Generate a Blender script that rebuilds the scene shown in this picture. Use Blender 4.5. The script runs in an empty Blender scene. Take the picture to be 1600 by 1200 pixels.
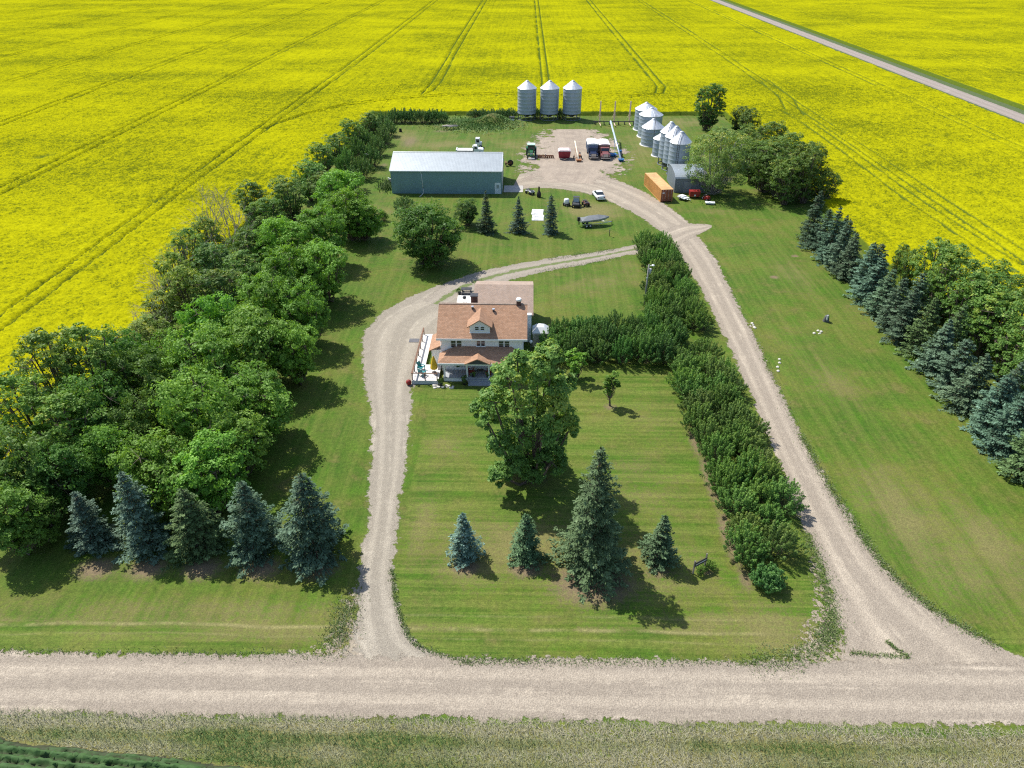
import bpy, math, random
import numpy as np
from mathutils import Vector, Matrix
S = bpy.context.scene
COL = S.collection
R = math.radians
rng = np.random.default_rng(7)
random.seed(7)

# ------------------------------------------------------------------ camera
F, CH = 1110.0, 46.0                       # focal length in px of a 1600 px wide frame, drone height
PITCH = math.atan(712/1110); YAW = math.atan(26/math.hypot(712, 1110))
cam = bpy.data.cameras.new('camera'); cam.sensor_width = 36; cam.lens = 36*F/1600
cam.clip_start = 0.5; cam.clip_end = 12000
camo = bpy.data.objects.new('camera', cam); COL.objects.link(camo)
camo.location = (0, 0, CH); camo.rotation_euler = (math.pi/2-PITCH, 0, YAW)
S.camera = camo
S.cycles.filter_width = 1.2; S.cycles.use_denoising = False
S.render.resolution_x = 1024; S.render.resolution_y = 768

# ------------------------------------------------------------------ sky and sun
SUN_EL, SH_AZ = 54.0, 131.0                # elevation; direction the shadows fall (clockwise from +Y)
W = bpy.data.worlds.new('World'); S.world = W; W.use_nodes = True
nt = W.node_tree; bg = nt.nodes['Background']
sky = nt.nodes.new('ShaderNodeTexSky'); sky.sky_type = 'NISHITA'; sky.sun_disc = False
sky.sun_elevation = R(SUN_EL); sky.sun_rotation = R(SH_AZ+180); sky.air_density = 1.0; sky.dust_density = 1.0
nt.links.new(sky.outputs[0], bg.inputs[0]); bg.inputs[1].default_value = 0.13
sl = bpy.data.lights.new('sun', 'SUN'); sl.energy = 4.8; sl.angle = R(0.5); sl.color = (1, .955, .87)
so = bpy.data.objects.new('sun', sl); COL.objects.link(so)
sd = Vector((math.sin(R(SH_AZ))*math.cos(R(SUN_EL)), math.cos(R(SH_AZ))*math.cos(R(SUN_EL)), -math.sin(R(SUN_EL))))
so.rotation_euler = sd.to_track_quat('-Z', 'Y').to_euler(); so.location = (-60, 80, 120)
S.view_settings.view_transform = 'Standard'; S.view_settings.look = 'None'
S.view_settings.exposure = 0.42; S.view_settings.gamma = 1.0; S.view_settings.use_curve_mapping = False

# ------------------------------------------------------------------ pixel -> place on the ground
_f = np.array([-math.sin(YAW)*math.cos(PITCH), math.cos(YAW)*math.cos(PITCH), -math.sin(PITCH)])
_r = np.array([math.cos(YAW), math.sin(YAW), 0.0]); _u = np.cross(_r, _f)
def at(x, y, z=0.0):
    d = _f*F+_r*(x-800)+_u*(600-y)
    return np.array([0, 0, CH])+d*((z-CH)/d[2])

def height(bx, by, ty):
    """height of an upright thing whose foot is at photo pixel (bx, by) and whose top shows on row ty"""
    b = at(bx, by); lo, hi = 0.0, 40.0
    for _ in range(40):
        m = (lo+hi)/2; v = np.array([b[0], b[1], m-CH]); y = 600-F*(v@_u)/(v@_f)
        lo, hi = (m, hi) if y > ty else (lo, m)
    return lo

# ------------------------------------------------------------------ helpers
def new_mesh(name, v, f, attrs=None, smooth=False):
    """v (N,3) array; f (M,k) array of one polygon size; attrs {name: per-vertex float array}"""
    v = np.asarray(v, np.float32); f = np.asarray(f, np.int32)
    me = bpy.data.meshes.new(name); k = f.shape[1]
    me.vertices.add(len(v)); me.vertices.foreach_set('co', v.ravel())
    me.loops.add(f.size); me.loops.foreach_set('vertex_index', f.ravel())
    me.polygons.add(len(f)); me.polygons.foreach_set('loop_start', np.arange(len(f), dtype=np.int32)*k)
    me.polygons.foreach_set('loop_total', np.full(len(f), k, np.int32))
    if smooth: me.polygons.foreach_set('use_smooth', np.ones(len(f), bool))
    for n, a in (attrs or {}).items():
        at_ = me.attributes.new(n, 'FLOAT', 'POINT'); at_.data.foreach_set('value', np.asarray(a, np.float32))
    me.update(calc_edges=True)
    return me

class MB:
    """collects shapes into one mesh"""
    def __init__(s): s.v = []; s.f = []; s.sm = []
    def add(s, v, f, sm=False):
        o = len(s.v); s.v += [tuple(p) for p in v]; s.f += [tuple(i+o for i in q) for q in f]; s.sm += [sm]*len(f); return s
    def box(s, c, d, rz=0, rx=0, ry=0, taper=(1, 1)):
        hx, hy, hz = d[0]/2, d[1]/2, d[2]/2; tx, ty = taper
        p = [(-hx, -hy, -hz), (hx, -hy, -hz), (hx, hy, -hz), (-hx, hy, -hz), (-hx*tx, -hy*ty, hz), (hx*tx, -hy*ty, hz), (hx*tx, hy*ty, hz), (-hx*tx, hy*ty, hz)]
        m = Matrix.Rotation(rz, 3, 'Z') @ Matrix.Rotation(ry, 3, 'Y') @ Matrix.Rotation(rx, 3, 'X')
        p = [tuple(m @ Vector(q)+Vector(c)) for q in p]
        return s.add(p, [(0, 3, 2, 1), (4, 5, 6, 7), (0, 1, 5, 4), (1, 2, 6, 5), (2, 3, 7, 6), (3, 0, 4, 7)])
    def b2(s, x0, x1, y0, y1, z0, z1): return s.box(((x0+x1)/2, (y0+y1)/2, (z0+z1)/2), (x1-x0, y1-y0, z1-z0))
    def cyl(s, p0, p1, r0, r1=None, n=10, caps=True, sm=True):
        r1 = r0 if r1 is None else r1
        a, b = Vector(p0), Vector(p1); q = (b-a).to_track_quat('Z', 'Y')
        v = [tuple(a+q @ Vector((math.cos(t)*r0, math.sin(t)*r0, 0))) for t in [2*math.pi*i/n for i in range(n)]]
        v += [tuple(b+q @ Vector((math.cos(t)*r1, math.sin(t)*r1, 0))) for t in [2*math.pi*i/n for i in range(n)]]
        s.add(v, [(i, (i+1) % n, n+(i+1) % n, n+i) for i in range(n)], sm)
        if caps:
            o = len(s.v)-2*n
            s.f += [tuple(o+i for i in reversed(range(n))), tuple(o+n+i for i in range(n))]; s.sm += [False, False]
        return s
    def lathe(s, prof, n=24, c=(0, 0, 0), sm=True):
        v = [(c[0]+r*math.cos(2*math.pi*i/n), c[1]+r*math.sin(2*math.pi*i/n), c[2]+z) for r, z in prof for i in range(n)]
        f = [(k*n+i, k*n+(i+1) % n, (k+1)*n+(i+1) % n, (k+1)*n+i) for k in range(len(prof)-1) for i in range(n)]
        return s.add(v, f, sm)
    def prism(s, prof, x0, x1, axis='X'):
        """closed outline extruded along an axis; outline = (y,z) for X, (x,z) for Y"""
        n = len(prof)
        if axis == 'X': v = [(x0, a, b) for a, b in prof]+[(x1, a, b) for a, b in prof]
        elif axis == 'Y': v = [(a, x0, b) for a, b in prof]+[(a, x1, b) for a, b in prof]
        else: v = [(a, b, x0) for a, b in prof]+[(a, b, x1) for a, b in prof]
        return s.add(v, [(i, (i+1) % n, n+(i+1) % n, n+i) for i in range(n)]+[tuple(reversed(range(n))), tuple(range(n, 2*n))])
    def tube(s, pts, r, n=6):
        for a, b in zip(pts[:-1], pts[1:]): s.cyl(a, b, r, n=n)
        return s
    def sheet(s, pts, th):
        """a slab: polygon pts (3d, about planar), thickened downwards by th"""
        n = len(pts); v = list(pts)+[(p[0], p[1], p[2]-th) for p in pts]
        return s.add(v, [tuple(range(n)), tuple(reversed(range(n, 2*n)))]+[(i, n+i, n+(i+1) % n, (i+1) % n) for i in range(n)])
    def mesh(s, name):
        me = bpy.data.meshes.new(name); me.from_pydata(s.v, [], s.f); me.update()
        import bmesh
        b = bmesh.new(); b.from_mesh(me); bmesh.ops.recalc_face_normals(b, faces=b.faces)
        b.to_mesh(me); b.free()
        me.polygons.foreach_set('use_smooth', s.sm[:len(me.polygons)])
        return me
    def build(s, name, m, parent=None, bevel=0, loc=None, rz=0):
        o = link(name, s.mesh(name), m, parent)
        if loc is not None: o.location = loc
        o.rotation_euler.z = rz
        if bevel:
            b = o.modifiers.new('bevel', 'BEVEL'); b.width = bevel; b.segments = 1; b.limit_method = 'ANGLE'
        return o

def link(name, me, m, parent=None):
    o = bpy.data.objects.new(name, me); COL.objects.link(o)
    if m is not None: me.materials.clear(); me.materials.append(m)
    if parent is not None: o.parent = parent
    return o
def thing(name, label, cat, loc=(0, 0, 0), rz=0, group=None):
    o = bpy.data.objects.new(name, None); COL.objects.link(o); o.location = tuple(loc); o.rotation_euler.z = rz
    o.empty_display_size = .3
    return tag(o, label, cat, group)
def tag(o, label, cat, group=None):
    o['label'] = label; o['category'] = cat
    if group: o['group'] = group
    return o
def struct(o): o['kind'] = 'structure'; return o
def stuff(o, label=None, cat=None):
    o['kind'] = 'stuff'
    if label: o['label'] = label; o['category'] = cat
    return o
def dup(root, loc, rz=0, label=None, group=None, scale=None):
    r = root.copy(); COL.objects.link(r); r.location = tuple(loc); r.rotation_euler.z = rz
    if scale is not None: r.scale = scale
    if label: r['label'] = label
    if group: r['group'] = group
    for ch in list(root.children):
        c = ch.copy(); COL.objects.link(c); c.parent = r
        for g in list(ch.children):
            d = g.copy(); COL.objects.link(d); d.parent = c
    return r

# ------------------------------------------------------------------ materials
class NT:
    def __init__(s, name):
        s.m = bpy.data.materials.new(name); s.m.use_nodes = True; s.t = s.m.node_tree
        s.p = s.t.nodes['Principled BSDF']; s.o = s.t.nodes['Material Output']
    def n(s, typ, **kw):
        nd = s.t.nodes.new('ShaderNode'+typ)
        for k, v in kw.items():
            if k.startswith('i_'): nd.inputs[int(k[2:]) if k[2:].isdigit() else k[2:]].default_value = v
            else: setattr(nd, k, v)
        return nd
    def l(s, a, b): s.t.links.new(a, b)
    def math(s, op, a, b=None, c=None, clamp=False):
        nd = s.n('Math', operation=op); nd.use_clamp = clamp
        for i, x in enumerate((a, b, c)):
            if x is None: continue
            if isinstance(x, (int, float)): nd.inputs[i].default_value = x
            else: s.l(x, nd.inputs[i])
        return nd.outputs[0]
    def rng(s, x, a, b, c=0.0, d=1.0):
        nd = s.n('MapRange'); nd.interpolation_type = 'SMOOTHSTEP'
        s.l(x, nd.inputs[0])
        for i, v in zip((1, 2, 3, 4), (a, b, c, d)): nd.inputs[i].default_value = v
        return nd.outputs[0]
    def mix(s, fac, a, b, mode='MIX'):
        nd = s.n('Mix', data_type='RGBA', blend_type=mode)
        for i, x in ((0, fac), (6, a), (7, b)):
            if isinstance(x, (int, float)): nd.inputs[i].default_value = x
            elif isinstance(x, (tuple, list)): nd.inputs[i].default_value = (*x[:3], 1)
            else: s.l(x, nd.inputs[i])
        return nd.outputs[2]
    def noise(s, vec, scale, detail=2.0, rough=.5, out=0):
        nd = s.n('TexNoise'); nd.inputs['Scale'].default_value = scale; nd.inputs['Detail'].default_value = detail; nd.inputs['Roughness'].default_value = rough
        if vec is not None: s.l(vec, nd.inputs['Vector'])
        return nd.outputs[out]
    def vmul(s, vec, v):
        nd = s.n('VectorMath', operation='MULTIPLY'); s.l(vec, nd.inputs[0]); nd.inputs[1].default_value = v; return nd.outputs[0]
    def attr(s, name): return s.n('Attribute', attribute_name=name).outputs['Fac']
    def pos(s): return s.n('NewGeometry').outputs['Position']
    def obj(s): return s.n('TexCoord').outputs['Object']
    def bump(s, h, strength=.4, dist=.1):
        nd = s.n('Bump'); nd.inputs['Strength'].default_value = strength; nd.inputs['Distance'].default_value = dist
        s.l(h, nd.inputs['Height']); s.l(nd.outputs[0], s.p.inputs['Normal'])
    def col(s, c): s.l(c, s.p.inputs['Base Color'])

MATS = {}
def mat(name, c, rough=.6, metal=0.0, var=.12, scale=2.0, bump=0.0, spec=.4):
    """a plain painted or natural surface with uneven tone, as wear gives it"""
    if name in MATS: return MATS[name]
    k = NT(name); k.p.inputs['Roughness'].default_value = rough; k.p.inputs['Metallic'].default_value = metal
    k.p.inputs['Specular IOR Level'].default_value = spec
    nz = k.noise(k.obj(), scale, 5, .6)
    k.col(k.mix(k.rng(nz, .3, .7), tuple(x*(1-var) for x in c), tuple(min(1, x*(1+var)) for x in c)))
    if bump: k.bump(k.noise(k.obj(), scale*8, 3), bump, .03)
    MATS[name] = k.m; return k.m
def glass(name='window_glass', c=(.03, .04, .05)):
    if name in MATS: return MATS[name]
    k = NT(name); k.p.inputs['Base Color'].default_value = (*c, 1); k.p.inputs['Roughness'].default_value = .05
    k.p.inputs['Specular IOR Level'].default_value = .8; MATS[name] = k.m; return k.m
WHITE = mat('white_paint', (.78, .79, .80), .5, var=.04)
BLACK = mat('black_rubber', (.02, .02, .022), .75, var=.3)
DARK = mat('dark_metal', (.05, .05, .055), .5, var=.3)
STEEL = mat('galvanised_steel', (.62, .65, .68), .38, .75, var=.10, scale=.8)
RUST = mat('rusty_iron', (.16, .07, .035), .8, .1, var=.4, scale=4)
GLASS = glass()
BARK = mat('bark', (.13, .10, .08), .9, var=.35, scale=3, bump=.5)
GREYBARK = mat('grey_dead_wood', (.33, .30, .28), .9, var=.25, scale=3)
# ================================================================== SETTING
XW, XE, YN, YS = -44.0, 57.3, 217.0, 37.0   # the yard inside the canola
def fbm(x, y, s, seed=0, oct=4):
    """cheap smooth value noise on arrays, about 0..1"""
    g = np.random.default_rng(seed); out = 0; amp = 1; tot = 0
    for k in range(oct):
        T = g.random((64, 64)); u = x*s*2**k; v = y*s*2**k
        i = np.floor(u).astype(int); j = np.floor(v).astype(int); a = u-i; b = v-j
        a = a*a*(3-2*a); b = b*b*(3-2*b)
        q = lambda p, r: T[p % 64, r % 64]
        out = out+amp*((q(i, j)*(1-a)+q(i+1, j)*a)*(1-b)+(q(i, j+1)*(1-a)+q(i+1, j+1)*a)*b); tot += amp; amp *= .5
    return out/tot
def gridmesh(name, xs, ys, zf, keep=None, attrs=None):
    X, Y = np.meshgrid(xs, ys); Z = zf(X, Y) if callable(zf) else np.full_like(X, zf)
    nx, ny = len(xs), len(ys); idx = np.arange(nx*ny).reshape(ny, nx)
    f = np.stack([idx[:-1, :-1], idx[:-1, 1:], idx[1:, 1:], idx[1:, :-1]], -1).reshape(-1, 4)
    v = np.stack([X, Y, Z], -1).reshape(-1, 3)
    A = {k: a(X, Y).ravel() for k, a in (attrs or {}).items()}
    if keep is not None:
        K = keep(X, Y, Z).ravel(); f = f[K[f].any(1)]
        used = np.unique(f); re = -np.ones(len(v), int); re[used] = np.arange(len(used))
        v = v[used]; f = re[f]; A = {k: a[used] for k, a in A.items()}
    return new_mesh(name, v, f, A, smooth=True)

# ---- grass material: mown, with dry and worn places
k = NT('grass'); P = k.pos()
ax = k.attr('axis'); dry = k.attr('dry'); soil = k.attr('soil')
s1 = k.noise(k.vmul(P, (.04, 1.5, 0)), 1.0, 4, .65); s2 = k.noise(k.vmul(P, (1.3, .05, 0)), 1.0, 4, .65)
st = k.math('ADD', k.math('MULTIPLY', s1, k.math('SUBTRACT', 1.0, ax)), k.math('MULTIPLY', s2, ax))
big = k.noise(P, .085, 6, .68); med = k.noise(P, .33, 5, .68); fine = k.noise(P, 2.4, 5, .78); fin2 = k.noise(P, 8.0, 3, .7)
g = k.mix(k.rng(big, .34, .66), (.062, .138, .013), (.152, .176, .030))
g = k.mix(k.rng(med, .44, .66, 0, .8), g, (.085, .185, .013))
g = k.mix(k.rng(med, .46, .30, 0, .85), g, (.175, .160, .052))
g = k.mix(k.math('MULTIPLY', k.rng(st, .36, .64), k.math('SUBTRACT', 1.0, k.math('MULTIPLY', ax, .45))), g, k.mix(.62, g, (.215, .240, .055)))
d = k.math('ADD', dry, k.math('MULTIPLY', k.math('SUBTRACT', big, .5), 1.2))
d = k.math('ADD', d, k.math('MULTIPLY', k.math('SUBTRACT', fine, .5), 1.5))
d = k.math('ADD', d, k.math('MULTIPLY', k.math('SUBTRACT', st, .5), .45))
g = k.mix(k.rng(d, .12, .66, 0, .9), g, (.245, .215, .088))
sy = k.n('SeparateXYZ'); k.l(P, sy.inputs[0]); wob = k.math('MULTIPLY', k.math('SUBTRACT', k.noise(k.vmul(P, (.06, 0, 0)), 1.0, 2), .5), 1.6)
for y0, wd, am in ((36.2, .16, .75), (37.5, .12, .35), (35.3, .10, .3)):
    ln = k.rng(k.math('ABSOLUTE', k.math('SUBTRACT', k.math('ADD', sy.outputs[1], wob), y0)), 0, wd*1.8, am, 0)
    ln = k.math('MULTIPLY', ln, k.math('MULTIPLY', k.math('SUBTRACT', 1.0, ax), k.rng(sy.outputs[0], 17, 22, 1, 0)))
    g = k.mix(k.math('MULTIPLY', ln, k.rng(k.noise(P, .4, 3), .3, .6)), g, (.34, .30, .14))
s = k.math('ADD', soil, k.math('MULTIPLY', k.math('SUBTRACT', fine, .5), .8))
g = k.mix(k.rng(s, .26, .66), g, (.26, .19, .125))
g = k.mix(k.rng(fine, .30, .70, 0, .8), g, k.mix(1.0, g, (.48, .54, .48), 'MULTIPLY'))
g = k.mix(k.rng(fin2, .3, .75, 0, .5), k.mix(1.0, g, (.70, .72, .68), 'MULTIPLY'), k.mix(1.0, g, (1.7, 1.6, 1.6), 'MULTIPLY'))
k.col(g); k.p.inputs['Roughness'].default_value = .85; k.p.inputs['Specular IOR Level'].default_value = .15
k.bump(k.math('ADD', fine, k.math('MULTIPLY', fin2, .6)), .55, .12)
GRASS = k.m

# ---- the ground: one sheet to the horizon
gnd = new_mesh('ground', [(-6000, -4000, -.03), (6000, -4000, -.03), (6000, 9000, -.03), (-6000, 9000, -.03)], [(0, 1, 2, 3)])
struct(link('ground', gnd, mat('field_soil', (.10, .095, .045), .9, var=.3, scale=.02)))

def blobs(lst):
    """soft worn places: (px, py, rx, ry, amount) in photo pixels and metres"""
    L = [(*at(x, y)[:2], rx, ry, a) for x, y, rx, ry, a in lst]
    def fn(X, Y):
        o = np.zeros_like(X)
        for cx, cy, rx, ry, a in L: o = np.maximum(o, a*np.exp(-(((X-cx)/rx)**2+((Y-cy)/ry)**2)))
        return o
    return fn
drypaint = blobs([(820, 850, 9, 4.5, .55), (960, 880, 8, 5, .62), (730, 880, 5, 3, .5), (660, 820, 1.6, 9, .42), (1000, 760, 6, 6, .3), (1050, 660, 5, 8, .22), (990, 730, 4, 3, .4),
    (1220, 980, 5, 3.5, .45), (1130, 970, 14, 1.2, .35), (700, 700, 3, 3, .3), (925, 330, 6, 5, .72), (905, 300, 5, 3, .5), (1300, 600, 4, 14, .3), (1330, 460, 4, 9, .3), (1240, 430, 3, 8, .4),
    (1420, 830, 3.2, 9, .55), (1500, 900, 5, 5, .45), (1560, 860, 2.5, 7, .5), (1390, 760, 2, 6, .3), (1060, 190, 9, 7, .45), (1000, 230, 5, 14, .4), (700, 225, 14, 5, .42), (800, 235, 8, 12, .3), (640, 215, 5, 8, .5),
    (560, 300, 3, 8, .3), (590, 330, 3, 6, .35), (920, 440, 9, 6, .3), (980, 420, 4, 10, .25), (300, 955, 18, 1.6, .4), (420, 990, 14, 1.2, .45), (540, 985, 1.5, 3, .6), (770, 385, 10, 4, .22), (1110, 330, 6, 3, .35)])
soilpaint = blobs([(728, 886, 1.5, 1.2, .8), (822, 888, 2.0, 1.5, .72), (925, 912, 4.5, 3.2, .72), (1030, 892, 1.5, 1.2, .6), (953, 636, 1.2, 1, .6), (1140, 840, 1.0, 5, .72), (1110, 750, 1.0, 6, .66), (1085, 690, .9, 4, .6), (1165, 905, 1.0, 2, .6),
    (640, 222, 3.2, 8, .55), (600, 258, 1.6, 3, .5), (830, 745, 3, 2.4, .5), (1105, 892, .9, .8, .6), (1060, 275, 1.5, 5, .5), (1040, 300, 1.0, 4, .5), (1210, 433, .9, .8, .8), (1242, 400, .8, .7, .8), (1230, 455, .6, .4, .6), (865, 245, 8, 7, .42), (690, 205, 4, 2.5, .5), (610, 332, 1.6, 3, .4), (985, 258, 1.4, 2, .55), (925, 345, 7, 4, .33), (1130, 1000, .3, .3, .3)]
    + [(x, 888, 2.6, 1.9, .66) for x in (150, 230, 315, 405, 495)])
def dryf(X, Y):
    e = drypaint(X, Y)
    e = np.maximum(e, .5*np.exp(-((Y-36.3)/.35)**2)*(X < 20)*(fbm(X, Y, .12, 5) > .42))
    ed = np.clip((28.6-Y)/.6, 0, 1)*.55
    return np.maximum(e, ed)
def soilf(X, Y):
    o = soilpaint(X, Y)
    return np.maximum(o, .25*np.clip((X-49.5)/2, 0, 1)*(Y < 130))
def axisf(X, Y): return np.clip(np.where((X > -11) & (X < 27) & (Y < 80), 0, np.where(Y < 37, 0, 1)), 0, 1).astype(float)
xs = np.arange(-55, XE+2.1, .6); ys = np.arange(22, YN+2, .6)
struct(link('lawn', gridmesh('lawn', xs, ys, 0.0, attrs={'dry': dryf, 'soil': soilf, 'axis': axisf}), GRASS))
# verge on both sides of the road beyond the yard, outside the frame
for a, b in ((-600, -55), (XE+2, 600)):
    struct(link('verge', gridmesh('verge', np.linspace(a, b, 60), np.linspace(22, 40, 10), -.004, attrs={'dry': lambda X, Y: X*0+.3, 'soil': lambda X, Y: X*0, 'axis': lambda X, Y: X*0}), GRASS))

# ---- gravel
def gravel(name, c1, c2, rag=1.0, hole=0.0, weed=0.0, streak=1.0, hs=.28):
    k = NT(name); P = k.pos()
    ac, al, ed, u = (k.attr(n) for n in ('across', 'along', 'edge', 'u'))
    cmb = k.n('CombineXYZ'); k.l(ac, cmb.inputs[0]); k.l(k.math('MULTIPLY', al, .045), cmb.inputs[1])
    sn = k.noise(cmb.outputs[0], 1.25, 5, .6)
    big = k.noise(P, .35, 5, .65); fine = k.noise(P, 11.0, 3, .7); grit = k.noise(P, 1.6, 5, .7); peb = k.n('TexVoronoi'); peb.inputs['Scale'].default_value = 9.0; k.l(P, peb.inputs['Vector'])
    c = k.mix(k.rng(k.math('ADD', k.math('MULTIPLY', sn, streak), k.math('MULTIPLY', big, 1.2-streak*.5)), .55*streak+.30, .55*streak+.66), c1, c2)
    wt = k.math('ABSOLUTE', k.math('SUBTRACT', k.math('ABSOLUTE', u), .42))
    c = k.mix(k.rng(wt, .04, .26, .30, 0), c, tuple(min(1, x*1.08) for x in c2))
    c = k.mix(k.rng(fine, .3, .7, 0, .75), k.mix(1.0, c, (.64, .63, .63), 'MULTIPLY'), k.mix(1.0, c, (1.22, 1.22, 1.22), 'MULTIPLY'))
    c = k.mix(k.rng(grit, .42, .62, .45, 0), c, k.mix(1.0, c, (.80, .79, .79), 'MULTIPLY'))
    c = k.mix(k.rng(peb.outputs['Color'], .2, .9, 0, .35), c, k.mix(1.0, c, (.66, .66, .68), 'MULTIPLY'))
    if weed:
        wn = k.noise(P, .8, 5, .72)
        c = k.mix(k.rng(k.math('ADD', wn, k.rng(k.math('ABSOLUTE', u), 0, .35, weed, 0)), .62, .72, 0, .8), c, (.10, .15, .03))
    k.col(c); k.p.inputs['Roughness'].default_value = .92; k.p.inputs['Specular IOR Level'].default_value = .2
    k.bump(k.math('ADD', fine, peb.outputs['Distance']), .5, .06)
    en = k.math('ADD', k.math('MULTIPLY', k.math('SUBTRACT', k.noise(P, 1.1, 6, .78), .5), 3.4*rag), k.math('MULTIPLY', k.math('SUBTRACT', k.noise(P, .25, 2, .5), .5), 1.4*rag))
    a = k.math('ADD', ed, en)
    if hole: a = k.math('SUBTRACT', a, k.math('MULTIPLY', k.rng(k.noise(P, hs, 6, .7), .44, .62), hole))
    a = k.rng(a, -.06, .12)
    mx = k.n('MixShader'); tr = k.n('BsdfTransparent'); k.l(a, mx.inputs[0]); k.l(tr.outputs[0], mx.inputs[1]); k.l(k.p.outputs[0], mx.inputs[2]); k.l(mx.outputs[0], k.o.inputs[0])
    return k.m
def catmull(P, n):
    P = np.array(P, float); P = np.vstack([2*P[0]-P[1], P, 2*P[-1]-P[-2]]); o = []
    for i in range(1, len(P)-2):
        for t in np.linspace(0, 1, n, endpoint=False):
            a, b, c, d = P[i-1:i+3]
            o.append(.5*((2*b)+(-a+c)*t+(2*a-5*b+4*c-d)*t*t+(-a+3*b-3*c+d)*t**3))
    o.append(P[-2]); return np.array(o)
def ribbon(name, Lp, Rp, z, m, n=8, na=14, out=1.2):
    """a road between two edge lines on the ground; its mesh runs a little past the edges so they can be ragged"""
    L = catmull(Lp, n); Rr = catmull(Rp, n); c = (L+Rr)/2
    al = np.concatenate([[0], np.cumsum(np.hypot(*np.diff(c, axis=0).T))])
    w = np.hypot(*(Rr-L).T); V = []; A = {'u': [], 'across': [], 'along': [], 'edge': []}
    for i in range(len(L)):
        e = out/max(w[i], .1)
        for t in np.linspace(-e, 1+e, na):
            q = L[i]*(1-t)+Rr[i]*t; V.append((*q, z)); A['u'].append(2*t-1); A['across'].append((t-.5)*w[i]); A['along'].append(al[i]); A['edge'].append(min(t, 1-t)*w[i])
    ix = np.arange(len(L)*na).reshape(len(L), na)
    f = np.stack([ix[:-1, :-1], ix[:-1, 1:], ix[1:, 1:], ix[1:, :-1]], -1).reshape(-1, 4)
    return struct(link(name, new_mesh(name, V, f, A), m))
def px(*pts): return [tuple(at(x, y)[:2]) for x, y in pts]
G1 = gravel('gravel', (.365, .314, .250), (.600, .522, .410), .8, streak=1.0)
G2 = gravel('drive_gravel', (.355, .318, .255), (.555, .500, .400), .9)
G3 = gravel('track_gravel', (.375, .322, .255), (.600, .520, .405), .9)
G4 = gravel('yard_dirt', (.36, .30, .24), (.47, .395, .31), 3.2, hole=6.0, streak=.5)
G5 = gravel('weedy_gravel', (.36, .32, .26), (.46, .41, .34), .7, weed=.30)
ribbon('driveway', px((470, 1060), (528, 1032), (548, 985), (553, 940), (560, 900), (571, 840), (578, 780), (580, 720), (580, 660), (573, 610), (566, 560), (568, 527), (588, 497), (628, 470), (686, 445)),
    px((760, 1060), (712, 1035), (645, 1000), (622, 950), (613, 900), (618, 840), (626, 780), (635, 720), (641, 660), (645, 605), (664, 560), (680, 525), (700, 500), (745, 478), (765, 452)), .004, G2)
ribbon('back_drive', px((660, 470), (700, 441), (760, 422), (850, 405), (915, 396), (970, 387), (1000, 380), (1045, 368)), px((700, 480), (745, 458), (800, 437), (855, 424), (918, 412), (972, 400), (1003, 395), (1050, 386)), .008, G5)
ribbon('farm_lane', px((1180, 1080), (1290, 1050), (1316, 1010), (1308, 955), (1288, 900), (1262, 835), (1232, 762), (1203, 690), (1168, 608), (1138, 540), (1108, 478), (1072, 412), (1046, 376), (1016, 350), (985, 331), (952, 314), (915, 302), (868, 295), (830, 294), (798, 298)),
    px((1760, 1080), (1640, 1045), (1555, 1008), (1455, 950), (1386, 890), (1336, 822), (1291, 752), (1252, 682), (1214, 602), (1180, 530), (1148, 465), (1116, 402), (1092, 372), (1072, 345), (1040, 320), (1004, 299), (965, 282), (910, 266), (860, 262), (812, 272)), .012, G3)
ribbon('lane_spur', px((1040, 358), (1070, 350), (1095, 350), (1112, 352)), px((1060, 385), (1080, 372), (1098, 364), (1112, 356)), .016, G3)
ribbon('yard_pad', px((850, 202), (828, 218), (816, 232), (810, 250), (812, 268), (820, 284)), px((935, 202), (968, 222), (985, 242), (985, 260), (975, 272), (945, 288)), .0205, G4, out=2.5)
G6 = gravel('weedy_shoulder', (.32, .27, .20), (.43, .37, .28), 1.2, hole=3.6, streak=.4, hs=1.9)
ribbon('gravel_shoulder', px((1215, 1036), (1245, 1000), (1266, 955), (1268, 905), (1262, 870)), px((1330, 1036), (1322, 1000), (1310, 955), (1290, 905), (1278, 870)), .0165, G6, out=1.5)
ribbon('gravel_shoulder', px((470, 1030), (505, 1000), (530, 960), (545, 925)), px((560, 1030), (560, 1000), (560, 960), (560, 925)), .0165, G6, out=1.5)
yy = lambda x: 33.75+x*.006
ribbon('gravel_road', [(x, yy(x)) for x in np.linspace(-600, 600, 60)], [(x, yy(x)-5.0) for x in np.linspace(-600, 600, 60)], .025, G1, n=10, na=16, out=1.4)
FR = gravel('far_road_gravel', (.36, .31, .27), (.47, .41, .36), .4)
ribbon('side_road', [(139.4, y) for y in np.linspace(-300, 2500, 60)], [(145.8, y) for y in np.linspace(-300, 2500, 60)], .004, FR, n=4, na=10)
k = NT('ditch_grass'); P = k.pos(); k.col(k.mix(k.noise(P, .4, 4, .6), (.035, .075, .015), (.10, .13, .04))); k.p.inputs['Roughness'].default_value = .9; k.bump(k.noise(P, 2.5, 3), .8, .3)
DITCH = k.m
struct(link('road_verge', new_mesh('road_verge', [(135, -300, -.002), (152, -300, -.002), (152, 2500, -.002), (135, 2500, -.002)], [(0, 1, 2, 3)]), DITCH))
# concrete apron in front of the shed door, flagstones by the porch
mb = MB().b2(-4.6, -.6, 145.2, 149.6, 0, .06); struct(mb.build('concrete_apron', mat('concrete', (.42, .40, .37), .85, var=.12, scale=1.5)))

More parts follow.
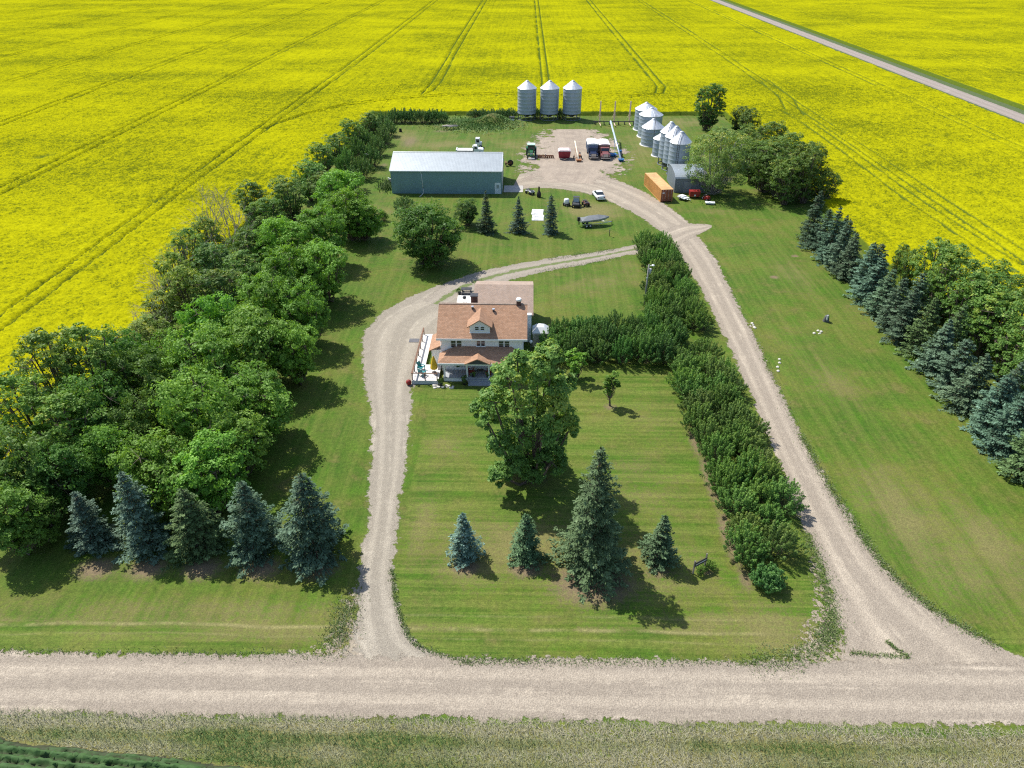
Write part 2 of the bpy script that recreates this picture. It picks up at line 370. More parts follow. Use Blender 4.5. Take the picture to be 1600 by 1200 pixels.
# ---- canola in flower: a crop surface with real height, wheel tracks pressed into it
def segd(X, Y, P):
    d = np.full(X.shape, 1e9)
    for (x0, y0), (x1, y1) in zip(P[:-1], P[1:]):
        dx, dy = x1-x0, y1-y0; t = np.clip(((X-x0)*dx+(Y-y0)*dy)/(dx*dx+dy*dy), 0, 1)
        d = np.minimum(d, np.hypot(X-x0-t*dx, Y-y0-t*dy))
    return d
TR = []
for off in (-1.45, 1.45):
    o = off
    TR.append([(-71.2+o, -100), (-71.2+o, 150), (-70.5+o, 200), (-69+o, 300), (-68+o, 2500)])
    TR.append([(-70.5, 195-o*.5), (-64, 212-o), (-56, 225-o), (-43, 235-o), (-25, 242-o), (0, 244.5-o), (20, 244.5-o), (34, 241.5-o), (52, 240-o), (66, 231-o), (75, 220-o*.7), (77.5-o, 205), (77.5-o, 180), (76.6-o, 140), (77.5-o, 110), (80-o, 95), (80-o, 20)])
    TR.append([(-34, 241-o), (-32.5+o, 248), (-31.6+o, 262), (-32.4+o, 400), (-32.4+o, 2500)])
    TR.append([(6.5+o, 246), (6.4+o, 400), (6.4+o, 2500)])
    TR.append([(33, 240.5-o), (43+o*.9, 246), (45.5+o, 258), (45.4+o, 400), (45.4+o, 2500)])
    TR.append([(80.8+o, -100), (82+o, 200), (83.5+o, 400), (83.5+o, 2500)])
    TR.append([(120.5+o, -100), (120.5+o, 2500)])
    for x in (-107, -144, -181, -218, -255, -292, -329): TR.append([(x+o, -50), (x+o*1, 2500)])
    for x in (178, 215, 252, 289, 326, 363, 400): TR.append([(x+o, 60), (x+o, 2500)])
TR.append([(76.5, 222), (80, 240), (82.5, 275)]); TR.append([(79.5, 215), (84, 240), (85.5, 275)])
def track_h(X, Y, w):
    d = np.full(X.shape, 1e9)
    for T in TR:
        xs_ = [p[0] for p in T]; m = (X > min(xs_)-3) & (X < max(xs_)+3)
        if m.any(): d[m] = np.minimum(d[m], segd(X[m], Y[m], T))
    wob = fbm(X, Y, .16, 31, 3)
    return np.clip((d-w*(.35+.75*wob))/(w*.7), 0, 1)
def inset(X, Y):
    """metres inside the crop (negative outside)"""
    yd = np.minimum(np.minimum(X-np.interp(Y, [130, 178], [-50.5, -44.5]), XE-X), YN-Y+.012*X)             # >0 inside the yard
    yd = yd+(fbm(X, Y, .25, 4)-.5)*1.2
    fieldA = np.minimum(np.minimum(-yd, 136.2-X), Y-YS)
    fieldB = np.minimum(X-149.3, Y-YS)
    return np.maximum(fieldA, fieldB)
N1 = 262.0
def canola(name, xs, ys, w, jit, zoff=0):
    X0, Y0 = np.meshgrid(xs, ys); ins = inset(X0, Y0); th = track_h(X0, Y0, w)
    h = 1.05+.16*(fbm(X0, Y0, .05, 12)-.5)+jit*(rng.random(X0.shape)-.5)+.22*(fbm(X0, Y0, .9, 3, 2)-.5)
    thin = np.clip((fbm(X0, Y0*.6, .11, 44, 3)-.77)*6, 0, 1); h = h-.35*thin
    h = h*(.32+.68*th)*np.clip(ins/.8, 0, 1)**.7
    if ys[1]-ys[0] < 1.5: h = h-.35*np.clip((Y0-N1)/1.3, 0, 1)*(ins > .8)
    else: h = h-.35*(Y0 < N1)
    X = X0+jit*.5*(rng.random(X0.shape)-.5); Y = Y0+jit*.5*(rng.random(X0.shape)-.5)*(ys[1]-ys[0] < 1)
    idx = np.arange(X.size).reshape(X.shape)
    f = np.stack([idx[:-1, :-1], idx[:-1, 1:], idx[1:, 1:], idx[1:, :-1]], -1).reshape(-1, 4)
    K = (ins > -(xs[1]-xs[0])-.06).ravel(); f = f[K[f].all(1)]
    v = np.stack([X, Y, h+zoff], -1).reshape(-1, 3); hh = h.ravel()
    used = np.unique(f); re = -np.ones(len(v), int); re[used] = np.arange(len(used))
    return stuff(link(name, new_mesh(name, v[used], re[f], {'h': (hh*np.clip(.35+ins.ravel()/2.2, 0, 1))[used]}, smooth=True), CANOLA), 'bright yellow flowering canola crop surrounding the farmyard', 'crop')  # green stem margin, widened in colour to paint in the shadow strip along edges
k = NT('canola_flowers'); P = k.pos(); h = k.attr('h')
fine = k.noise(P, 2.2, 5, .85); mid = k.noise(P, .5, 4, .65); big = k.noise(k.vmul(P, (.018, .03, 0)), 1.0, 5, .6); row = k.noise(k.vmul(P, (.9, .02, 0)), 1.0, 2, .5)
cov = k.math('ADD', k.math('MULTIPLY', fine, 1.0), k.math('MULTIPLY', k.math('SUBTRACT', mid, .5), .34))
cov = k.math('ADD', cov, k.math('MULTIPLY', k.math('SUBTRACT', big, .5), .42))
cov = k.math('ADD', cov, k.math('MULTIPLY', k.math('SUBTRACT', row, .5), .12))
c = k.mix(k.rng(cov, .38, .54), (.105, .128, .007), (.325, .322, .005))
c = k.mix(k.rng(cov, .54, .72, 0, .85), c, (.455, .442, .006))
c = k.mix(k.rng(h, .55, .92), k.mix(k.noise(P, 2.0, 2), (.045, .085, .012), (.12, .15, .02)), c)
k.col(c); k.p.inputs['Roughness'].default_value = .85; k.p.inputs['Specular IOR Level'].default_value = .0
k.bump(fine, .5, .3)
CANOLA = k.m
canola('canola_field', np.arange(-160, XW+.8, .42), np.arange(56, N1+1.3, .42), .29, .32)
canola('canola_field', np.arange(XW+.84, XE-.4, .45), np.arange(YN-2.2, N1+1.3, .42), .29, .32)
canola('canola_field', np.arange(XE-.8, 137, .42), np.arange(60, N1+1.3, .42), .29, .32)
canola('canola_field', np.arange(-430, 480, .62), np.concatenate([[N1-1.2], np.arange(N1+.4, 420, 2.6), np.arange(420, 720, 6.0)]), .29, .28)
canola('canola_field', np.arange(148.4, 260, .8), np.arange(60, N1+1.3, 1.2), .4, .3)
# beyond what the picture resolves
for a, b, c_, d_ in ((-5800, -430.4, 37, 8800), (480.4, 5800, 37, 8800), (-430.4, 480.4, 719, 8800), (-430.4, -160.2, 37, N1), (-160.2, -52, 38, 56), (58.5, 135.5, 38, 60), (260.2, 480.4, 37, N1), (149.6, 260.2, 38, 60)):
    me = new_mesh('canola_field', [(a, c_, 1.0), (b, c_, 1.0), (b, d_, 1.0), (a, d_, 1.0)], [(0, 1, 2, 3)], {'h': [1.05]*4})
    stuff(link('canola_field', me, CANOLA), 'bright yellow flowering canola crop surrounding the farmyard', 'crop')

# ---- green row crop across the road
k = NT('row_crop'); P = k.pos(); k.col(k.mix(k.rng(k.attr('h'), .12, .6), (.03, .035, .012), k.mix(k.noise(P, 3, 3, .7), (.018, .06, .012), (.05, .125, .02)))); k.p.inputs['Roughness'].default_value = .8
xs = np.arange(-75, -8, .22); ys = np.arange(12, 28, .11)
Xc, Yc = np.meshgrid(xs, ys); ins = (26.6-.088*(Xc+35)+.5*(fbm(Xc, Yc, .4, 8)-.5))-Yc
hc = (.25+.42*np.abs(np.sin((Yc+.088*Xc)*math.pi/.55))+.3*(rng.random(Xc.shape)-.5)+.25*(fbm(Xc, Yc, .8, 9)-.5))*np.clip(ins/.4, 0, 1); hc = np.clip(hc, 0, 1)
idx = np.arange(Xc.size).reshape(Xc.shape); f = np.stack([idx[:-1, :-1], idx[:-1, 1:], idx[1:, 1:], idx[1:, :-1]], -1).reshape(-1, 4)
Kp = (ins > -.1).ravel(); f = f[Kp[f].all(1)]
stuff(link('row_crop', new_mesh('row_crop', np.stack([Xc, Yc+.1*(rng.random(Xc.shape)-.5), hc+.005], -1).reshape(-1, 3), f, {'h': hc.ravel()}), k.m), 'dark green low crop in rows beside the roadside ditch', 'crop')

# ---- grass blades: roadside ditch, and weeds along lane edges
def blades(name, pts, ln, wid, tone, m, lean=.7, dirb=None):
    n = len(pts); a = rng.random(n)*2*math.pi if dirb is None else dirb
    L = ln*(.6+.8*rng.random(n)); le = lean*(.4+.9*rng.random(n))
    tip = np.stack([pts[:, 0]+np.cos(a)*L*np.sin(le), pts[:, 1]+np.sin(a)*L*np.sin(le), pts[:, 2]+L*np.cos(le)], -1)
    px_, py_ = -np.sin(a)*wid/2, np.cos(a)*wid/2
    v = np.stack([np.stack([pts[:, 0]+px_, pts[:, 1]+py_, pts[:, 2]], -1), np.stack([pts[:, 0]-px_, pts[:, 1]-py_, pts[:, 2]], -1), tip], 1).reshape(-1, 3)
    return link(name, new_mesh(name, v, np.arange(3*n).reshape(n, 3), {'tone': np.repeat(tone, 3)}), m)
k = NT('wild_grass'); t = k.attr('tone'); k.col(k.mix(k.rng(t, 0, 1), k.mix(k.rng(t, -.2, .5), (.06, .13, .02), (.15, .19, .05)), (.36, .34, .215))); k.p.inputs['Roughness'].default_value = .7
WILD = k.m
k = NT('green_weeds'); k.col(k.mix(k.attr('tone'), (.06, .15, .02), (.15, .27, .045))); k.p.inputs['Roughness'].default_value = .7
WEED = k.m
n = 90000; X = rng.uniform(-52, 52, n); Y = rng.uniform(23.5, 29.6, n)
edge = 28.7-.4*(fbm(X, Y, .3, 17)); kk = (Y < edge+.35*rng.random(n)) & ~((X < -14) & (Y < 26.7-.088*(X+35))); X, Y = X[kk], Y[kk]
band = np.exp(-((Y-28.1)/.55)**2)*1.3+np.exp(-((Y-26.1)/.5)**2)*.55-np.exp(-((Y-27.0)/.4)**2)*.45
tn = np.clip(.36+.55*band+2.2*(fbm(X, Y, .16, 21)-.5)+.28*(rng.random(len(X))-.5), 0, 1)
stuff(blades('ditch_grass', np.stack([X, Y, X*0-.01], -1), .40, .045, tn, WILD, 1.2, rng.normal(2.6, 1.0, len(X))), 'pale tangled uncut grass along the roadside ditch', 'grass')
pts = []
def along(pl, n, sd):
    P_ = catmull(px(*pl), 20); i = rng.integers(0, len(P_), n); return np.column_stack([P_[i]+rng.normal(0, sd, (n, 2)), np.full(n, .004)])
pts = np.vstack([along([(1555, 1008), (1455, 950), (1386, 890), (1336, 822), (1291, 752), (1252, 682)], 4200, .30), along([(1252, 682), (1214, 602), (1180, 530), (1116, 402)], 900, .3), along([(1290, 1000), (1300, 960), (1285, 900), (1262, 835)], 2600, .4), along([(1180, 1034), (1240, 1030), (1280, 1010), (1300, 975)], 2200, .55),
    along([(735, 1037), (650, 1006), (622, 950), (612, 890)], 1100, .14), along([(0, 1018), (300, 1022), (520, 1024)], 900, .2), along([(720, 1034), (900, 1034), (1180, 1036)], 1500, .22), along([(520, 1010), (535, 975), (545, 940)], 1500, .6), along([(860, 405), (960, 390)], 500, .4), along([(840, 425), (960, 404)], 500, .4),
    along([(1330, 1020), (1370, 1024), (1420, 1026)], 380, .12), along([(1385, 1002), (1400, 1014), (1418, 1026)], 260, .1)])
stuff(blades('edge_weeds', pts, .20, .06, np.clip(rng.normal(.12, .15, len(pts)), 0, .6), WILD, .9), 'low green weeds growing along the gravel edges', 'weeds')
n = 9000; P_ = np.column_stack([rng.normal(0, 1, n)*5.4-13.5, rng.normal(0, 1, n)*3.6+205, np.zeros(n)])
mound = lambda x, y: 2.3*np.exp(-((x+9.0)/4.2)**2-((y-206.5)/3.6)**2)+.8*np.exp(-((x+16)/5.5)**2-((y-204.5)/4)**2)
gx = np.linspace(-32, 4, 66); gy = np.linspace(192, 217, 50)
struct(link('earth_mound', gridmesh('earth_mound', gx, gy, lambda X, Y: mound(X, Y)*(.85+.5*fbm(X, Y, .5, 6))-.03, attrs={'dry': lambda X, Y: .25+.5*mound(X, Y)/2*fbm(X, Y, .2, 2), 'soil': lambda X, Y: X*0+.1, 'axis': lambda X, Y: X*0}), GRASS))
P_[:, 2] = mound(P_[:, 0], P_[:, 1])*.95
stuff(blades('mound_weeds', P_, .6, .18, np.clip(rng.normal(.5, .25, n), 0, 1), WEED, 1.0), 'rank green weeds covering the earth mound', 'weeds')
n = 420; P_ = np.column_stack([rng.normal(-29.3, .9, n), rng.normal(148.8, 2.0, n), np.zeros(n)]); stuff(blades('shed_weeds', P_, .8, .2, np.clip(rng.normal(.05, .12, n), 0, .5), WILD, .6), 'tall green weeds at the end wall of the shed', 'weeds')
# ================================================================== PLANTS
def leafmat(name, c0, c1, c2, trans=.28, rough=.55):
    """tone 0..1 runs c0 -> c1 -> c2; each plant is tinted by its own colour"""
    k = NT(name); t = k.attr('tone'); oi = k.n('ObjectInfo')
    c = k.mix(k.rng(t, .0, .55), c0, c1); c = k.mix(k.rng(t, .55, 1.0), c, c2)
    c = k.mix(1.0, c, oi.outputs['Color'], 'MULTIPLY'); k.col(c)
    k.p.inputs['Roughness'].default_value = rough; k.p.inputs['Specular IOR Level'].default_value = .25
    tr = k.n('BsdfTranslucent'); k.l(k.mix(1.0, c, (1.25, 1.2, .6), 'MULTIPLY'), tr.inputs[0])
    mx = k.n('MixShader'); mx.inputs[0].default_value = trans
    k.l(k.p.outputs[0], mx.inputs[1]); k.l(tr.outputs[0], mx.inputs[2]); k.l(mx.outputs[0], k.o.inputs[0])
    return k.m
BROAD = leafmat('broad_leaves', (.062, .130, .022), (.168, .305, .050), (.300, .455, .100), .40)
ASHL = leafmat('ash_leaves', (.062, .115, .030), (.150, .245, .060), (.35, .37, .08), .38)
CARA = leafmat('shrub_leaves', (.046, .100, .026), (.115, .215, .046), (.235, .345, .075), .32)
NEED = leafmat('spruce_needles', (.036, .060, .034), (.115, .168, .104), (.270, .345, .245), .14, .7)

def unit(v): return v/np.maximum(np.linalg.norm(v, axis=-1, keepdims=True), 1e-9)
def rhombs(name, c, nrm, axis, ln, wd, tone, m):
    """leaf-shaped faces: centre, facing, long axis"""
    a = unit(axis-nrm*np.sum(axis*nrm, -1, keepdims=True)); b = np.cross(nrm, a)
    ln = ln[:, None]; wd = wd[:, None]
    v = np.stack([c-a*ln/2, c+b*wd/2+a*ln*.08, c+a*ln/2, c-b*wd/2+a*ln*.08], 1).reshape(-1, 3)
    v = v
    return new_mesh(name, v, np.arange(4*len(c)).reshape(-1, 4), {'tone': np.repeat(tone, 4)})
def limbs_mesh(name, segs, n=6):
    mb = MB()
    for a, b, r0, r1 in segs: mb.cyl(a, b, r0, r1, n=n, caps=False)
    return mb.mesh(name)
def sph(n, g): return unit(g.normal(size=(n, 3)))

def broadleaf(seed, R_=4.5, H=9.0, nl=16, ns=15, lv=36, leaf=.34, loose=0.0, up=.15, z0=.22, yel=.0, stems=1, fill=1.0, lob=None):
    """returns (trunk mesh, crown mesh, height) of a broadleaf tree: limbs reach lobes, lobes carry sprays, sprays carry leaves"""
    g = np.random.default_rng(seed)
    zc = H*(z0+(1-z0)*.5); hz = H*(1-z0)*.5
    given = lob is not None; lob = list(lob or [])
    tries = 4000 if given else 0
    while len(lob) < nl and tries < 4000:
        tries += 1
        az = g.random()*6.283; dz = g.uniform(-1, 1)+up*.5; dz = max(-1, min(1, dz)); rad = (1-abs(dz)**2.6)**(1/2.6)*(1.0 if dz > 0 else 1.0-.28*abs(dz))
        rr = (.34+.40*g.random()**.6)
        p = np.array([math.cos(az)*R_*rr*rad, math.sin(az)*R_*rr*rad, zc+dz*hz*.80]); r = R_*(.20+.26*g.random()**1.3)*(.75 if dz < -.6 else 1)
        if all(np.linalg.norm((p-q)/np.array([1, 1, 1.1])) > .55*(r+s)*(1.0-.25*(tries > 2000)) for q, s in lob): lob.append((p, r))
    C, Nn, A, T = [], [], [], []
    for p, r in lob:
        lt = g.normal(0, .09)
        S_ = sph(int(ns*(.7+.6*g.random())), g); S_[:, 2] = np.where(S_[:, 2] < -.5, -S_[:, 2]*.5, S_[:, 2]); S_ = unit(S_)
        for s in S_:
            q = p+s*r*(.78+.32*g.random())*np.array([1, 1, hz/R_*.85+.15])
            if any(np.linalg.norm(q-pp) < rr_*.60 for pp, rr_ in lob if pp is not p): continue
            if loose and g.random() < loose*.45: continue
            sr = r*(.30+.18*g.random()); n = int(lv*(.6+.8*g.random())*fill)
            dd = sph(n, g); dd[:, 2] = dd[:, 2]*.75+.12
            c = q+dd*sr*(.45+.65*g.random((n, 1)))*np.array([1.1, 1.1, .72])
            out = unit(c-p)
            nn = unit(out*.75+np.array([0, 0, .45])+g.normal(0, .45, (n, 3)))
            C.append(c); Nn.append(nn); A.append(g.normal(size=(n, 3)))
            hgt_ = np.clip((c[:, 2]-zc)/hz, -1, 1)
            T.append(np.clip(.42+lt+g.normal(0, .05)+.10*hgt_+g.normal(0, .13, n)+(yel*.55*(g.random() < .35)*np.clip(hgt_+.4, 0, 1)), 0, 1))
    C = np.vstack(C); Nn = np.vstack(Nn); A = np.vstack(A); T = np.concatenate(T); n = len(C)
    ln = leaf*np.exp(g.normal(0, .32, n)); crown = rhombs('crown', C, Nn, A, ln, ln*(.5+.2*g.random(n)), T, None)
    segs = []
    bases = [np.array([0, 0, -.1])+np.array([math.cos(a), math.sin(a), 0])*(.35 if stems > 1 else 0) for a in np.linspace(0, 6.28, stems, endpoint=False)]
    fork = [b*1.6+np.array([g.normal(0, .15), g.normal(0, .15), H*z0*.95]) for b in bases]
    r0 = .024*H/math.sqrt(stems)
    for b, f_ in zip(bases, fork): segs.append((b, (b+f_)/2, r0*1.25, r0)); segs.append(((b+f_)/2, f_, r0, r0*.85))
    for p, r in lob:
        f_ = fork[int(np.argmin([np.linalg.norm(p[:2]-q[:2]) for q in fork]))]
        m = f_*.45+p*.55+np.array([0, 0, -.08*H])+g.normal(0, .2, 3)
        segs += [(f_, m, r0*.55, r0*.36), (m, p, r0*.36, r0*.2)]
        for s in sph(4, g): segs.append((p, p+s*r*.85*np.array([1, 1, .8]), r0*.18, r0*.05))
    return limbs_mesh('trunk', segs), crown, H

def spruce(seed, H=8.0, R_=2.4, dens=1.0, power=.80, tw=1.0):
    """whorls of ragged boughs; each bough is a fan of short needle sprays, paler at the tip"""
    g = np.random.default_rng(seed); C, Nn, A, T, L = [], [], [], [], []; ph = g.random(3)*6.28
    nw = int(8+H*1.25); segs = [((0, 0, -.1), (0, 0, H*.5), .017*H, .010*H), ((0, 0, H*.5), (0, 0, H*.97), .010*H, .02)]
    for w in range(nw):
        t = (w+.5*g.random())/nw; z = H*(.03+.95*t**.92); r = R_*(1-t)**power+.12
        nb = max(5, int((8+6*(1-t))*dens))
        for b in range(nb):
            a = 2*math.pi*(b+g.random()*.9)/nb+w*1.9; br = r*(.58+.50*g.random()**.8)*(1+.17*math.sin(2*a+ph[0]+3*t)+.13*math.sin(3*a+ph[1]-7*t)+.08*math.sin(11*t+ph[2]))
            if g.random() < .07: continue
            d = np.array([math.cos(a), math.sin(a), 0]); side = np.array([-d[1], d[0], 0]); zz = z+g.normal(0, .07)
            droop = (-.16-.30*(1-t)-.12*g.random())*br; up = .20*br; bt_ = g.normal(0, .07)
            n = max(12, int(12+br*30)); s = np.clip(.18+.86*g.random(n)**.75, 0, 1.03)
            wid = (.10+.34*br*np.sin(np.clip(s*1.05, 0, 1)*math.pi*.86+.35).clip(0)*.8)
            q = g.uniform(-1, 1, n)
            c = d*(br*s)[:, None]+side*(q*wid)[:, None]; c[:, 2] += zz+droop*s+up*s**3-.10*np.abs(q)*wid+g.normal(0, .045, n)
            C.append(c); A.append(unit(d*.9+side*(q*.9)[:, None]+g.normal(0, .22, (n, 3))+np.array([0, 0, .10])))
            Nn.append(unit(np.array([0, 0, 1.0])+d*.5+g.normal(0, .40, (n, 3))))
            L.append((.20+.035*min(br, 2.6))*(.7+.6*g.random(n))*tw)
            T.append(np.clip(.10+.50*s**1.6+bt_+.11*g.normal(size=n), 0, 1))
            segs.append(((0, 0, zz), tuple(d*br*.6+np.array([0, 0, zz+droop*.6])), .03, .012))
    n = 14; a = g.random(n)*6.28; C.append(np.column_stack([np.zeros(n), np.zeros(n), H*(.935+.045*np.arange(n)/n)])); A.append(unit(np.column_stack([np.cos(a)*.5, np.sin(a)*.5, np.ones(n)]))); Nn.append(unit(np.column_stack([np.sin(a), np.cos(a), np.full(n, .3)]))); L.append(np.full(n, .30)); T.append(np.full(n, .6))
    C = np.vstack(C); L = np.concatenate(L)
    return limbs_mesh('trunk', segs, 4), rhombs('crown', C, np.vstack(Nn), np.vstack(A), L, L*(.30+.22*g.random(len(L))), np.concatenate(T), None), H

def shrub(seed, H=3.2, R_=2.2, ns=90, lv=84, leaf=.155, spike=1.0):
    """a caragana bush: many arching upright shoots, leaves along each"""
    g = np.random.default_rng(seed); C, Nn, A, T, segs = [], [], [], [], []
    for i in range(ns):
        a = g.random()*6.28; q = math.sqrt((i+.5)/ns)
        rr = R_*q*(.86+.25*g.random()); hh = H*(1.0-.60*q**2.4)*(.80+.32*g.random())
        base = np.array([math.cos(a), math.sin(a), 0])*rr*.28; tip = np.array([math.cos(a)*rr, math.sin(a)*rr, hh])
        mid = base*.5+tip*.5+np.array([math.cos(a), math.sin(a), 0])*.12*rr+np.array([0, 0, .10*hh])
        s = .30+.74*np.sqrt(g.random(lv))[:, None]; s = np.clip(s, 0, 1.04)
        c = base*(1-s)**2+2*mid*s*(1-s)+tip*s**2
        dr = unit(2*(mid-base)*(1-s)+2*(tip-mid)*s)
        off = g.normal(0, 1, (lv, 3)); off = unit(off-dr*np.sum(off*dr, -1, keepdims=True))
        w = .30*(1.10-s)**.6*(1.2 if spike < 1 else 1.0)
        c = c+off*w*(.5+.8*g.random((lv, 1))); C.append(c); A.append(unit(dr*.7*spike+off*.8+g.normal(0, .4, (lv, 3))))
        Nn.append(unit(off*.7+np.array([math.cos(a)*.35*q, math.sin(a)*.35*q, .62])+g.normal(0, .3, (lv, 3)))); tt = g.normal(0, .08)
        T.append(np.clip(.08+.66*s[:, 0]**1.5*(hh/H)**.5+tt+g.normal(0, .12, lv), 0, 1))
        if i % 2 == 0: segs += [(base-np.array([0, 0, .1]), mid, .03, .02), (mid, tip, .02, .006)]
    C = np.vstack(C); n = len(C); ln = leaf*(.7+.6*g.random(n))
    return limbs_mesh('stems', segs, 3), rhombs('foliage', C, np.vstack(Nn), np.vstack(A), ln, ln*(.40+.15*g.random(n)), np.concatenate(T), None), H

def deadtree(seed, H=8.0):
    g = np.random.default_rng(seed); segs = []
    def grow(p, d, l, r, n):
        q = p+d*l; segs.append((p, q, r, r*.62))
        if n == 0: return
        for _ in range(3 if n > 1 else 4):
            grow(p+d*l*(.55+.45*g.random()), unit(d+g.normal(0, .36, 3)+np.array([0, 0, .12])), l*(.55+.25*g.random()), r*.5, n-1)
    for i in range(3): grow(np.array([g.normal(0, .4), g.normal(0, .4), -.1]), unit(np.array([g.normal(0, .28), g.normal(0, .28), 1])), H*.42, .09, 3)
    return limbs_mesh('trunk', segs, 4)

PROTO = {}
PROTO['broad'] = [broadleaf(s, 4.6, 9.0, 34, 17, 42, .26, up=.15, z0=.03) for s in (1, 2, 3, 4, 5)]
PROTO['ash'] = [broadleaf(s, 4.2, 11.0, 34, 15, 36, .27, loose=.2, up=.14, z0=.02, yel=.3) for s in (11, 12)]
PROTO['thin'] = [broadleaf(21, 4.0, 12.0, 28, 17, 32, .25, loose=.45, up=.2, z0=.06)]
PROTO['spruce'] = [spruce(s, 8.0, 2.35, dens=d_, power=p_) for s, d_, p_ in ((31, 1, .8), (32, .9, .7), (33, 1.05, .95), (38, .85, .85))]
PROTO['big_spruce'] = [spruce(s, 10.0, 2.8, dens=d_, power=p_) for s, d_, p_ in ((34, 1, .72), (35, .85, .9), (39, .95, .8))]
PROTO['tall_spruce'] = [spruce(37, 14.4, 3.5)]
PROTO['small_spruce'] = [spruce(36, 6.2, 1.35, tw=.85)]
PROTO['shrub'] = [shrub(s) for s in (41, 42, 43)]
LEAFM = {'broad': BROAD, 'ash': ASHL, 'thin': ASHL, 'spruce': NEED, 'big_spruce': NEED, 'tall_spruce': NEED, 'small_spruce': NEED, 'shrub': CARA}
for kk_, ps in PROTO.items():
    for tr_, cr_, h_ in ps: tr_.materials.append(BARK); cr_.materials.append(LEAFM[kk_])
for tr_, cr_, h_ in PROTO['shrub']: pass
def plant(kind, x, y, h, r, label, cat, name, group=None, tint=(1, 1, 1), var=None, rz=None, meshes=None, z=0):
    ps = PROTO.get(kind); i = random.randrange(len(ps)) if (ps and var is None) else (var or 0)
    tr_, cr_, H0 = meshes or ps[i]
    r0 = {'broad': 4.7, 'ash': 4.3, 'thin': 4.2, 'spruce': 2.35, 'big_spruce': 2.8, 'tall_spruce': 3.5, 'small_spruce': 1.35, 'shrub': 2.3}.get(kind, 1.0)
    o = thing(name, label, cat, (x, y, z), random.uniform(0, 6.28) if rz is None else rz, group)
    sk = 1.0 if 'spruce' in kind else random.uniform(.86, 1.16)
    o.scale = (r/r0*sk, r/r0/sk, h/H0*random.uniform(.94, 1.06)) if not meshes else (1, 1, 1)
    if not meshes and kind in ('broad', 'ash', 'thin'): o.rotation_euler.x = random.gauss(0, .06); o.rotation_euler.y = random.gauss(0, .06)
    a = link(tr_.name.split('.')[0], tr_, None, o); b = link(cr_.name.split('.')[0], cr_, None, o)
    v = random.uniform(.88, 1.12); b.color = (tint[0]*v, tint[1]*v, tint[2]*v, 1)
    return o
BLUE = (1.02, 1.14, 1.24); TEAL = (.94, 1.10, 1.04); GREEN = (1.0, 1.12, .62); YG = (1.12, 1.10, .72); DARKG = (.72, .80, .80); MID = (.92, .98, .95)

# --- spruces by the road, west of the drive
GS = 'spruces in the roadside row west of the driveway'
for (bx, by, h, r, tint, lab) in [(150, 872, 7.8, 2.5, BLUE, 'pale blue spruce at the west end of the roadside row'), (232, 878, 10.3, 2.8, BLUE, 'tall slim blue spruce second from the west end of the roadside row'),
        (315, 884, 9.0, 2.7, GREEN, 'yellow-green spruce in the middle of the roadside row of blue spruces'), (405, 884, 10.1, 2.7, TEAL, 'blue-green spruce between the yellow-green one and the largest by the driveway'), (495, 893, 11.0, 3.3, TEAL, 'broadest blue-green spruce beside the driveway entrance')]:
    ty = {150: 765, 232: 735, 315: 760, 405: 742, 495: 738}[bx]; by -= 9*r; h = height(bx, by, ty); x, y, _ = at(bx, by); plant('big_spruce', x, y, h, r, lab, 'spruce', 'spruce_tree', GS, tint)
# --- front lawn
def lone(kind, bx, by, h, r, lab, cat, name, tint, **k): x, y, _ = at(bx, by); return plant(kind, x, y, h, r, lab, cat, name, None, tint, **k)
lone('small_spruce', 726, 871, height(726, 871, 798), 1.5, 'small silver-blue spruce alone on the front lawn', 'spruce', 'spruce_tree', (1.3, 1.5, 1.9))
lone('small_spruce', 821, 872, height(821, 872, 800), 1.65, 'small open green spruce on the front lawn near the tall spruce', 'spruce', 'spruce_tree', (.95, 1.2, .85))
lone('tall_spruce', 923, 884, height(923, 884, 697), 3.6, 'tallest dark green spruce on the front lawn', 'spruce', 'spruce_tree', (1.0, 1.1, .75), meshes=None)
lone('small_spruce', 1029, 876, height(1029, 876, 805), 1.65, 'small dense green spruce on the lawn beside the sign', 'spruce', 'spruce_tree', (.95, 1.1, .8))
bx_, by_, _ = at(832, 745)
def crown_lobe(x, y, r, dep):       # a lobe seen at photo pixel (x, y), dep metres before or behind the trunk
    d = _f*F+_r*(x-800)+_u*(600-y); p = np.array([0, 0, CH])+d*((by_+dep)/d[1]); return (np.array([p[0]-bx_, dep, max(p[2], .8)]), r)
gl = np.random.default_rng(3); LB = []
for x, y, r in [(795, 595, 1.7), (838, 585, 1.6), (802, 565, 1.0), (850, 560, 1.1), (868, 608, 1.3), (775, 635, 1.4), (815, 640, 1.8), (862, 645, 1.7), (757, 652, .9), (878, 680, 1.0), (800, 680, 1.6), (838, 690, 1.8), (862, 715, 1.5), (812, 722, 1.5), (795, 745, 1.1), (838, 742, 1.3), (872, 650, 1.3), (785, 700, 1.1)]:
    for dep in (gl.uniform(-3.2, -1.0), gl.uniform(.6, 2.8)): LB.append(crown_lobe(x+gl.normal(0, 7), y+gl.normal(0, 6), r*gl.uniform(.70, .95), dep))
bt = broadleaf(77, 5.3, 14.0, 60, 22, 50, .25, loose=.1, yel=.5, z0=.0, lob=LB, fill=1.6); bt[0].materials.append(BARK); bt[1].materials.append(ASHL)
lone('big', 832, 745, 14, 5, 'large ash tree with yellow-green top in front of the farmhouse', 'tree', 'ash_tree', (1.25, 1.42, 1.3), meshes=bt, rz=0.0)
yt = broadleaf(78, 1.05, 4.4, 14, 12, 26, .20, z0=.26); yt[0].materials.append(BARK); yt[1].materials.append(BROAD)
lone('x', 953, 634, 4, 1, 'young slim tree alone on the lawn by the shrub hedge', 'tree', 'young_tree', (1, 1, 1), meshes=yt)
